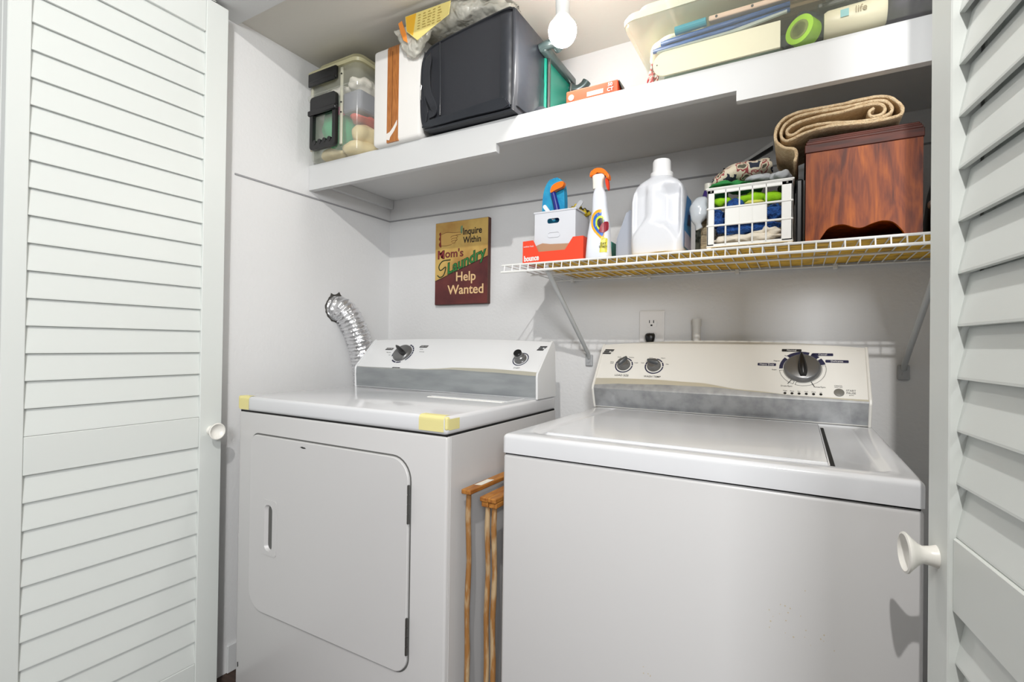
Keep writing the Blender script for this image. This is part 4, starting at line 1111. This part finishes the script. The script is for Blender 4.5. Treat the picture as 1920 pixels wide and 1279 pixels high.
# white taped carton
wc = thing('white_carton', (.42, -.30, ZS), 'white cardboard box sealed with brown tape between the bin and black case', 'box')
b = NB(); box(b, .326, .521, -.430, -.15, ZS, ZS+.306, .012, 3); autosmooth(obj('carton', b, mat('carton_white', (236, 234, 230), .6), wc), 40)
mBr = mat('parcel_tape', (184, 118, 58), .35, var=(160, 96, 44), vscale=30, vstretch=(6, 1, 1))
b = NB(); box(b, .388, .435, -.4306, -.42, ZS+.002, ZS+.2945); box(b, .388, .435, -.418, -.16, ZS+.29, ZS+.3066); prism(b, [(-.4306, ZS+.2945), (-.4272, ZS+.3030), (-.418, ZS+.3066), (-.418, ZS+.29), (-.42, ZS+.28)], lambda y, z: Vector((.388, y, z)), lambda y, z: Vector((.435, y, z))); obj('brown_tape', b, mBr, wc)
b = NB(); prism_xz(b, [(.388, ZS+.012), (.388, ZS+.03), (.402, ZS+.034), (.415, ZS+.046), (.431, ZS+.066), (.431, ZS+.052), (.420, ZS+.034), (.404, ZS+.018), (.40, ZS+.008)], -.4316, -.4309); obj('torn_tape_scrap', b, mat('scrap_white', (232, 226, 220), .7), wc)
b = NB(); box(b, .4085, .4095, -.4314, -.4307, ZS+.05, ZS+.285); obj('tape_seam', b, mat('seam_brown', (84, 50, 26), .6), wc)

# black soft case
bg = thing('soft_case', (.69, -.28, ZS), 'large black soft-sided rolling case lying on its side on upper shelf', 'case')
mNyl = mat('nylon_black', (38, 40, 46), .62, bump=.25, bscale=700, bdist=.0006); mVin = mat('vinyl_black', (40, 43, 49), .3, bump=.5, bscale=16, bdist=.006)
def case_rings():
    """outline in x-z of the case front, swept back"""
    base = [(.560, ZS+.006), (.70, ZS+.004), (.835, ZS+.003), (.848, ZS+.014), (.852, ZS+.14), (.850, ZS+.265), (.842, ZS+.283), (.815, ZS+.287), (.70, ZS+.275), (.600, ZS+.262), (.555, ZS+.250), (.530, ZS+.215), (.525, ZS+.13), (.528, ZS+.05), (.540, ZS+.018)]
    return base
out = []
for (x, z) in case_rings(): out.append((x, z))
pc = smooth_closed(out, 4)
cx_, cz_ = .69, ZS+.14
b = NB(); rings = []
for y, k in ((-.432, .955), (-.437, .965), (-.436, .985), (-.428, 1.0), (-.40, 1.0), (-.25, 1.0), (-.12, 1.0), (-.105, .97)):
    rings.append([Vector((cx_+(x-cx_)*k, y, max(ZS+.0012, cz_+(z-cz_)*k))) for x, z in pc])
loft(b, rings); autosmooth(obj('case_body', b, mNyl, bg), 30)
# vinyl corner panels and piping on the front edge
b = NB(); tube(b, [(cx_+(x-cx_)*.985, -.4335, max(ZS+.004, cz_+(z-cz_)*.985)) for x, z in pc], .0026, 8, closed=True); obj('piping', b, mVin, bg)
b = NB()
P_ = [(.548, ZS+.012), (.70, ZS+.012), (.822, ZS+.010), (.838, ZS+.018), (.826, ZS+.038), (.80, ZS+.042), (.66, ZS+.034), (.565, ZS+.030)]
prism_xz(b, smooth_closed(P_, 4), -.4445, -.434)
bmesh.ops.bevel(b, geom=[e_ for e_ in b.edges if all(abs(v.co.y+.4445) < 1e-5 for v in e_.verts)], offset=.003, segments=2, affect='EDGES')
autosmooth(obj('bottom_pocket', b, mVin, bg), 40)
b = NB(); rings = []
for z in [ZS+.02+.25*k/12 for k in range(13)]:
    w = .004*noise.noise(Vector((0, 0, z*40)))
    rings.append([Vector((x, y, z)) for x, y in ((.806, -.4372), (.824, -.4392), (.842+w*.3, -.4345), (.8525+w*.4, -.418), (.855+w, -.36), (.856-w, -.27), (.853, -.262), (.846, -.30), (.838, -.40), (.808, -.428))])
loft(b, rings); autosmooth(obj('side_panel', b, mVin, bg), 50)
b = NB()
strap = [(.560, -.441, ZS+.225), (.568, -.452, ZS+.205), (.566, -.456, ZS+.16), (.572, -.456, ZS+.105), (.586, -.452, ZS+.072), (.584, -.443, ZS+.052), (.566, -.441, ZS+.048)]
pp = smooth_open(strap, 5)
for i in range(len(pp)-1):
    pass
A, B, C_, D_ = [], [], [], []
rings = []
for i, p in enumerate(pp):
    t = (pp[min(i+1, len(pp)-1)]-pp[max(i-1, 0)]).normalized(); s_ = t.cross(Vector((0, 1, 0))).normalized()*.011; d_ = Vector((0, .0018, 0))
    rings.append([p+s_-d_, p-s_-d_, p-s_+d_, p+s_+d_])
loft(b, rings); autosmooth(obj('carry_strap', b, mNyl, bg), 50)
b = NB(); tube(b, smooth_open([(.600, -.4395, ZS+.255), (.604, -.4400, ZS+.15), (.604, -.4400, ZS+.04)], 6), .0022, 6); tube(b, smooth_open([(.545, -.439, ZS+.24), (.540, -.4395, ZS+.19), (.545, -.4400, ZS+.11), (.558, -.44, ZS+.06), (.548, -.4395, ZS+.022)], 6), .0022, 6); obj('seam_line', b, mVin, bg)
b = NB(); tube(b, [(.534, -.444, ZS+.125), (.5335, -.4445, ZS+.14), (.536, -.4445, ZS+.145), (.5375, -.444, ZS+.14), (.536, -.444, ZS+.13)], .0012, 6, closed=True); tube(b, [(.535, -.444, ZS+.128), (.534, -.4445, ZS+.098)], .0018, 6); obj('zip_pull', b, mat('zip_silver', (214, 214, 214), .25, metal=.8), bg)
# back frame with telescoping rods and feet
mFr = mat('frame_greygreen', (70, 84, 84), .3, metal=.3); mTeal = mat('teal_plastic', (20, 118, 100), .35)
b = NB()
tube(b, [(.868, -.262, ZS+.01), (.868, -.262, ZS+.225)], .0055, 12); tube(b, [(.868, -.10, ZS+.02), (.868, -.10, ZS+.225)], .0055, 12)
obj('telescope_rod', b, mat('rod_chrome', (150, 156, 156), .2, metal=1), bg)
b = NB(); box(b, .853, .862, -.27, -.095, ZS+.012, ZS+.235, .003, 1); obj('back_plate', b, mTeal, bg)
b = NB(); tube(b, smooth_open([(.858, -.30, ZS+.235), (.880, -.30, ZS+.240), (.900, -.29, ZS+.243), (.905, -.27, ZS+.235)], 4), .013, 12); tube(b, smooth_open([(.862, -.09, ZS+.215), (.885, -.085, ZS+.205), (.905, -.08, ZS+.215), (.915, -.078, ZS+.228)], 4), .015, 12); box(b, .856, .878, -.305, -.075, ZS+.222, ZS+.248, .006, 2)
autosmooth(obj('handle_grip', b, mFr, bg), 50)
b = NB(); lathe(b, [(.006, -.01), (.022, -.009), (.024, 0), (.022, .009), (.006, .010)], (.878, -.33, ZS+.0245), (.3, -1, 0), 24); lathe(b, [(.006, -.01), (.022, -.009), (.024, 0), (.022, .009), (.006, .010)], (.878, -.10, ZS+.0245), (0, 1, 0), 24)
autosmooth(obj('wheel', b, mVin, bg), 50)
b = NB(); box(b, .872, .90, -.115, -.07, ZS+.001, ZS+.17, .006, 2); obj('kick_stand', b, mat('stand_grey', (58, 62, 66), .4), bg)

# red box
rb2 = thing('orange_carton', (1.06, -.36, ZS), 'flat orange-red box near the bulb on upper shelf', 'box')
b = NB(); box(b, .988, 1.125, -.405, -.30, ZS, ZS+.031, .0015, 1); obj('carton', b, mat('carton_orange', (226, 84, 50), .45), rb2)
b = NB(); tube(b, [(1.002, -.4062, ZS+.013), (1.002, -.4052, ZS+.013)], .0075, 20); obj('round_mark', b, mPlate, rb2)
text('lettering', '50\nCT', .012, frame((1.106, -.4057, ZS+.0165), (1, 0, 0), (0, 0, 1)), mPlate, rb2, .0003, bold=.0003)
b = NB(); box(b, 1.045, 1.088, -.4056, -.4049, ZS+.006, ZS+.017, .0002, 1); obj('pale_band', b, mat('band_cream', (250, 232, 200), .5), rb2)
b = NB(); prism_xz(b, [(1.1252, ZS+.030), (1.127, ZS+.031), (1.134, ZS+.010), (1.1325, ZS+.009)], -.40, -.36); obj('loose_flap', b, mBlk, rb2)

# crinkled bag of papers on the carton and the case
pb = thing('paper_bag_bundle', (.58, -.33, 1.945), 'crinkled clear plastic bag lying over the white box and black case', 'plastic bag')
mCrk = mat('crinkle_film', (236, 234, 222), .15, alpha=.60, bump=1, bscale=28, bdist=.02, spec=.8)
b = NB()
pth = smooth_open([(.452, -.385, 1.962), (.49, -.385, 1.964), (.54, -.385, 1.968), (.60, -.38, 1.972), (.68, -.37, 1.976), (.745, -.36, 1.974), (.795, -.35, 1.966)], 6)
tube(b, pth, [.010]+[.010+.028*math.sin(PI*min(1, (i+1)/18)*.5)*(1 if i < 28 else .8) for i in range(len(pth)-1)], 36)
for v in b.verts: v.co.y = -.375+(v.co.y+.375)*2.2
noisy(b, .012, 24, 6); noisy(b, .006, 60, 2)
for v in b.verts:
    lim = (ZS+.309 if v.co.x < .56 else ZS+.290+max(0, (v.co.x-.6))*.03)
    v.co.z = min(2.004, max(lim+.002, v.co.z)); v.co.y = max(-.454, v.co.y)
obj('film', b, mCrk, pb, smooth=True)
b = NB(); rings = []
for k in range(15):
    t = k/14; x = .442+.135*t; zb = 1.955-.075*math.sin(PI*min(1, t*1.05))**.8-.01*t; zt_ = 1.972-.012*t
    rings.append([Vector((x, -.441, zb)), Vector((x, -.452-.010*math.sin(PI*t), zb+.012)), Vector((x, -.458-.008*math.sin(PI*t), (zb+zt_)/2)), Vector((x, -.452, zt_)), Vector((x, -.441, zt_+.006)), Vector((x, -.4385, (zb+zt_)/2))])
loft(b, rings)
bmesh.ops.subdivide_edges(b, edges=b.edges[:], cuts=2, use_grid_fill=True)
for v in b.verts:
    q_ = Vector(noise.noise_vector(v.co*55))*.006+Vector(noise.noise_vector(v.co*130))*.003
    v.co += q_; v.co.y = min(v.co.y, -.4365)
obj('film_drape', b, mCrk, pb, smooth=True)
LF = [(.493, 1.988), (.66, 1.982), (.657, 1.942), (.600, 1.920), (.548, 1.898), (.503, 1.938)]
b = NB(); prism(b, LF, lambda x, z: Vector((x, -.470-(1.98-z)*.10, z)), lambda x, z: Vector((x, -.4688-(1.98-z)*.10, z)))
pv = tag(obj('yellow_leaflet', b, mat('leaflet_yellow', (244, 226, 140), .5)), 'yellow printed leaflet showing in the crinkled plastic bag', 'leaflet')
b = NB(); prism(b, [(.4955, 1.986), (.535, 1.985), (.530, 1.917), (.505, 1.939)], lambda x, z: Vector((x, -.4706-(1.98-z)*.10, z)), lambda x, z: Vector((x, -.470-(1.98-z)*.10, z)))
obj('orange_field', b, mat('leaflet_orange', (248, 190, 50), .5), pv)
b = NB()
for k in range(6):
    z = 1.974-.0085*k
    for q in range(5): box(b, .545+.018*q, .545+.018*q+.014*(.6+.4*((k*q) % 3)/2), -.4712-(1.98-z)*.10, -.4705-(1.98-z)*.10, z, z+.0022)
obj('print_lines', b, mat('leaflet_ink', (196, 170, 90), .6), pv)
b = NB(); prism(b, [(.470, 1.972), (.483, 1.976), (.500, 1.935), (.506, 1.905), (.492, 1.915), (.480, 1.940)], lambda x, z: Vector((x, -.474, z)), lambda x, z: Vector((x, -.472, z)))
tag(obj('orange_tag', b, mat('tag_orange', (246, 150, 60), .5)), 'small orange tag at the left end of the yellow leaflet', 'tag')

# ------------------------------------------------------------------ bulb on the ceiling
lb = thing('light_bulb', (.985, -.44, 1.77), 'bare lit light bulb hanging from ceiling socket above the shelf edge', 'light bulb')
mGlow = mat('bulb_glow', (255, 252, 246), .3, emit=135)
b = NB(); bc = Vector((.993, -.445, 1.808))
lathe(b, [(.0001, -.036), (.008, -.0353), (.015, -.033), (.022, -.0285), (.028, -.022), (.033, -.0125), (.0350, -.003), (.0352, .006), (.0340, .012), (.0320, .017)], bc, seg=40)
obj('glass_globe', b, mGlow, lb, smooth=True)
b = NB(); lathe(b, [(.0321, .0171), (.030, .0205), (.027, .026), (.0215, .034), (.0168, .041)], bc, seg=40)
obj('bulb_body', b, mat('bulb_body_white', (240, 240, 238), .35), lb, smooth=True)
b = NB(); lathe(b, [(.0165, .041), (.0175, .043), (.0185, .085), (.024, .098), (.026, .120), (.040, .135), (.060, .170), (.062, .196)], bc, seg=32)
autosmooth(obj('lamp_holder', b, mat('holder_white', (214, 216, 214), .35), lb), 40)

# ------------------------------------------------------------------ long clear bin with contents
cb_ = thing('clear_underbed_bin', (1.47, -.22, ZS), 'long shallow clear plastic bin full of craft supplies on right of upper shelf', 'storage bin')
kx0, kx1, ky0, ky1 = 1.200, 1.800, -.428, -.02
b = NB(); rings = []
for z, i in ((0, .012), (.006, .004), (.120, -.038), (.128, -.050), (.136, -.052), (.138, -.046)):
    rings.append([Vector((x, y, ZS+z)) for x, y in rrect(kx0+i, min(kx1-i, SX-.006), ky0+i*.35, ky1, .03, 5)])
Rr = loft(b, rings, caps=False); b.faces.new(Rr[0])
autosmooth(obj('bin_wall', b, mat('clear_plastic_light', (228, 232, 214), .08, alpha=.13, spec=.6), cb_), 40)
b = NB(); rings = []
for z, i in ((.138, -.054), (.150, -.055), (.156, -.050), (.160, -.03), (.172, -.022), (.175, 0)):
    rings.append([Vector((x, y, ZS+z)) for x, y in rrect(kx0+i, min(kx1-i, SX-.006), ky0+i*.35, ky1, .03, 5)])
loft(b, rings); autosmooth(obj('bin_lid', b, mat('lid_pale', (232, 236, 214), .2, alpha=.6), cb_), 40)
b = NB(); prism_xz(b, rrect(1.214, 1.478, ZS+.004, ZS+.060, (.028, .001, .001, .028), 8), -.418, -.412)
tag(obj('cream_board', b, mat('board_cream', (226, 220, 190), .5)), 'long cream board with rounded end at the front of clear bin', 'board')
b = NB(); tube(b, [(1.2235, -.4186, ZS+.032), (1.2235, -.4178, ZS+.032)], .0015, 10)
obj('peg_hole', b, mBlk, [o_ for o_ in bpy.data.objects if o_.name == 'cream_board'][0])
b = NB(); prism_xz(b, [(1.222, ZS+.0605), (1.225, ZS+.0635), (1.38, ZS+.0660), (1.49, ZS+.0780), (1.49, ZS+.0735), (1.40, ZS+.0612)], -.42, -.414); 
tag(obj('clear_ruler', b, mat('ruler_clear', (206, 214, 200), .2, alpha=.5)), 'pale translucent strip lying on the cream board in the bin', 'ruler')
b = NB()
for k in range(6): tube(b, [(1.212+.006*k, -.409+.006*(k % 3), ZS+.071+.0045*k), (1.35, -.409+.006*(k % 3), ZS+.0745+.0045*k), (1.495, -.409+.006*(k % 3), ZS+.082+.004*k)], .0052, 8)
tag(obj('blue_sticks', b, mat('stick_blue', (50, 92, 150), .5, var=(38, 66, 112), vscale=40, vstretch=(1, 8, 8)), smooth=True), 'bundle of blue sticks above the cream board in clear bin', 'sticks')
b = NB(); box(b, 1.218, 1.50, -.33, -.10, ZS+.003, ZS+.078, .004, 1)
tag(obj('green_fabric', b, mat('fabric_sage', (106, 124, 108), .8, bump=.4, bscale=50)), 'grey-green fabric in the left part of clear bin', 'fabric')
b = NB(); tube(b, [(1.262, -.408, ZS+.106), (1.330, -.408, ZS+.108)], .0095, 14)
tag(obj('teal_tube', b, mat('tube_teal', (30, 140, 156), .4)), 'teal roll left of beige slat inside clear bin', 'roll')
b = NB(); box(b, 1.335, 1.60, -.414, -.395, ZS+.104, ZS+.116, .003, 2, M=None)
bs2 = obj('paint_stick', b, mat('slat_pink', (216, 186, 160), .5), None)
tag(bs2, 'beige slat with dark dots inside the clear bin', 'slat')
b = NB()
for x in (1.352, 1.424): tube(b, [(x, -.4152, ZS+.110), (x, -.4142, ZS+.110)], .0028, 10)
obj('slat_dot', b, mBlk, bs2)
b = NB(); blob(b, (1.27, -.30, ZS+.112), (.09, .09, .020), .01, 30, 3)
tag(obj('pale_cloth', b, mat('cloth_paleyellow', (232, 234, 200), .8), smooth=True), 'pale yellow cloth at upper left inside clear bin', 'cloth')
b = NB(); box(b, 1.42, 1.56, -.37, -.10, ZS+.09, ZS+.125, .008, 2)
tag(obj('brown_fabric', b, mat('fabric_brown', (120, 100, 66), .8, bump=.4, bscale=60)), 'brown fabric behind the beige slat in the clear bin', 'fabric')
b = NB()
for i in range(7):
    a = i*1.1
    tube(b, smooth_open([(1.196+.003*i, -.40+.01*i, ZS+.006), (1.204+.006*math.sin(a), -.405+.008*i, ZS+.02), (1.200+.006*math.cos(a), -.40+.01*i, ZS+.04), (1.206, -.395+.01*i, ZS+.052)], 4), .0022, 6)
tag(obj('yarn_tangle', b, mat('cord_redwhite', (190, 60, 60), .7, var=(230, 210, 200), vscale=120, lo=.45, hi=.5), smooth=True), 'tangled red and white cord at left end of the clear bin', 'cord')
# lime tape roll and its neighbours on the right
tr = thing('tape_roll', (1.515, -.40, ZS), 'lime green tape roll inside the clear bin', 'tape roll')
b = NB(); c0 = Vector((1.512, -.412, ZS+.034)); ax = Vector((-.45, -.75, .05)).normalized()
lathe(b, [(.0185, 0), (.029, 0), (.029, .030), (.0185, .030), (.0185, 0)], c0, -ax, 36); autosmooth(obj('tape', b, mat('tape_lime', (160, 214, 40), .3), tr), 40)
b = NB(); lathe(b, [(.0140, -.0005), (.0188, -.0005), (.0188, .0305), (.0140, .0305), (.0140, -.0005)], c0, -ax, 36); autosmooth(obj('core', b, mat('core_green', (120, 132, 60), .6), tr), 40)
b = NB(); blob(b, (1.535, -.33, ZS+.055), (.05, .06, .048), .014, 30, 5, flat=ZS+.006)
tag(obj('black_teal_cloth', b, mat('cloth_blackteal', (24, 40, 42), .6, var=(30, 100, 96), vscale=30, lo=.3, hi=.42, bump=.5, bscale=40), smooth=True), 'dark teal cloth behind the lime tape roll in clear bin', 'cloth')
b = NB(); tube(b, [(1.556, -.395, ZS+.034), (1.563, -.395, ZS+.034), (1.655, -.391, ZS+.038), (1.660, -.391, ZS+.038)], [.024, .0275, .0275, .024], 28)
cyl = tag(autosmooth(obj('cream_canister', b, mat('canister_cream', (232, 224, 192), .4)), 40), 'cream cylindrical container lying in clear bin right of the tape', 'canister')
text('lettering', 'life', .017, frame((1.617, -.4225, ZS+.039), (1, .04, .04), (0, -.05, 1)), mat('print_brown', (150, 130, 90), .5), cyl, .0006)
b = NB(); b.faces.new([b.verts.new(p) for p in ((1.583, -.4232, ZS+.03), (1.597, -.4228, ZS+.0305), (1.597, -.4215, ZS+.046), (1.583, -.4218, ZS+.0455))]); obj('label_square', b, mat('label_aqua', (140, 196, 196), .5), cyl)
b = NB(); blob(b, (1.72, -.33, ZS+.05), (.075, .09, .045), .018, 25, 9, flat=ZS+.006)
tag(obj('purple_fabric', b, mat('fabric_plum', (52, 44, 66), .7, bump=.6, bscale=40), smooth=True), 'dark plum fabric at the right end of clear bin', 'fabric')
b = NB(); blob(b, (1.722, -.392, ZS+.068), (.022, .02, .014), .012, 70, 9)
tag(obj('orange_ribbon', b, mat('ribbon_orange', (230, 96, 50), .6), smooth=True), 'orange ribbon on the dark plum fabric in the clear bin', 'ribbon')
b = NB(); box(b, 1.545, 1.70, -.40, -.25, ZS+.073, ZS+.083, .002, 1); 
tag(obj('dark_folder', b, mat('folder_dark', (60, 62, 54), .5)), 'dark flat folder lying over the cream canister in the bin', 'folder')
b = NB(); Q = frame((1.565, -.425, ZS+.095), (1, 0, .12), (0, .35, 1)); prism(b, [(-.012, -.020), (.0, -.008), (.06, .004), (.07, .03), (-.015, .03)], lambda x, y: Q @ Vector((x, y, 0)), lambda x, y: Q @ Vector((x, y, .002)))
tag(obj('cream_card', b, mat('card_cream', (232, 228, 200), .5)), 'cream card with torn corner above the cream canister', 'card')
b = NB(); tube(b, smooth_open([(1.585, -.43, ZS+.112), (1.61, -.432, ZS+.098), (1.632, -.43, ZS+.078)], 5), .0055, 8)
tag(obj('lime_strap', b, mat('tape_lime'), smooth=True), 'lime green strap over the dark folder in the bin', 'strap')
b = NB(); box(b, 1.235, 1.80, -.46, -.08, ZS+.182, ZS+.205, .012, 3); noisy(b, .004, 12, 3)
tag(autosmooth(obj('pink_fabric', b, mat('fabric_blush', (236, 214, 200), .8, bump=.2, bscale=60)), 50), 'folded blush pink fabric lying on lid of the clear bin', 'fabric')

# ------------------------------------------------------------------ folding wooden stands between the machines
mPole = mat('pole_wood', (150, 104, 54), .7, var=(178, 152, 116), vscale=60, vstretch=(1, 1, .25), lo=.40, hi=.52)
mBar = mat('bar_wood', (178, 120, 52), .5, var=(140, 84, 32), vscale=20, vstretch=(6, 1, 6))
def stand(label, x, yA, yB, ztop, hz, poles):
    t = thing('folding_stand', (x, (yA+yB)/2, 0), label, 'folding stand', 'folding wooden stands between the machines')
    for (xa, xb, za, zb, y0, y1) in hz:
        b = NB(); box(b, xa, xb, y0, y1, za, zb, .0015, 1); obj('top_bar', b, mBar, t)
    for (xp, yp, r) in poles:
        b = NB(); pts_ = [(xp+.0012*math.sin(k*1.3), yp+.0012*math.cos(k*1.7), .001+(ztop-.001)*k/14) for k in range(15)]
        tube(b, pts_, [r*(1+.06*math.sin(k*2.1)) for k in range(15)], 10); obj('pole', b, mPole, t)
    return t
s1 = stand('wooden stand with a single flat top bar, nearest the dryer', .896, -.70, -.40, .694, [(.884, .908, .694, .704, -.703, -.38)], [(.8935, -.686, .0058), (.8935, -.41, .0058)])
b = NB(); b.faces.new([b.verts.new(p) for p in ((.889, -.66, .7043), (.905, -.655, .7043), (.905, -.60, .7043), (.889, -.605, .7043))]); obj('bar_sticker', b, mat('sticker_paper', (222, 220, 208), .5), s1)
stand('wooden stand with doubled stacked top bars, next to the washer', .938, -.69, -.40, .668, [(.922, .9415, .680, .690, -.688, -.38), (.9425, .962, .680, .690, -.688, -.38), (.924, .9405, .668, .6795, -.684, -.38), (.9425, .962, .668, .6795, -.684, -.38)], [(.9345, -.672, .0058), (.951, -.672, .0058), (.938, -.41, .0058)])
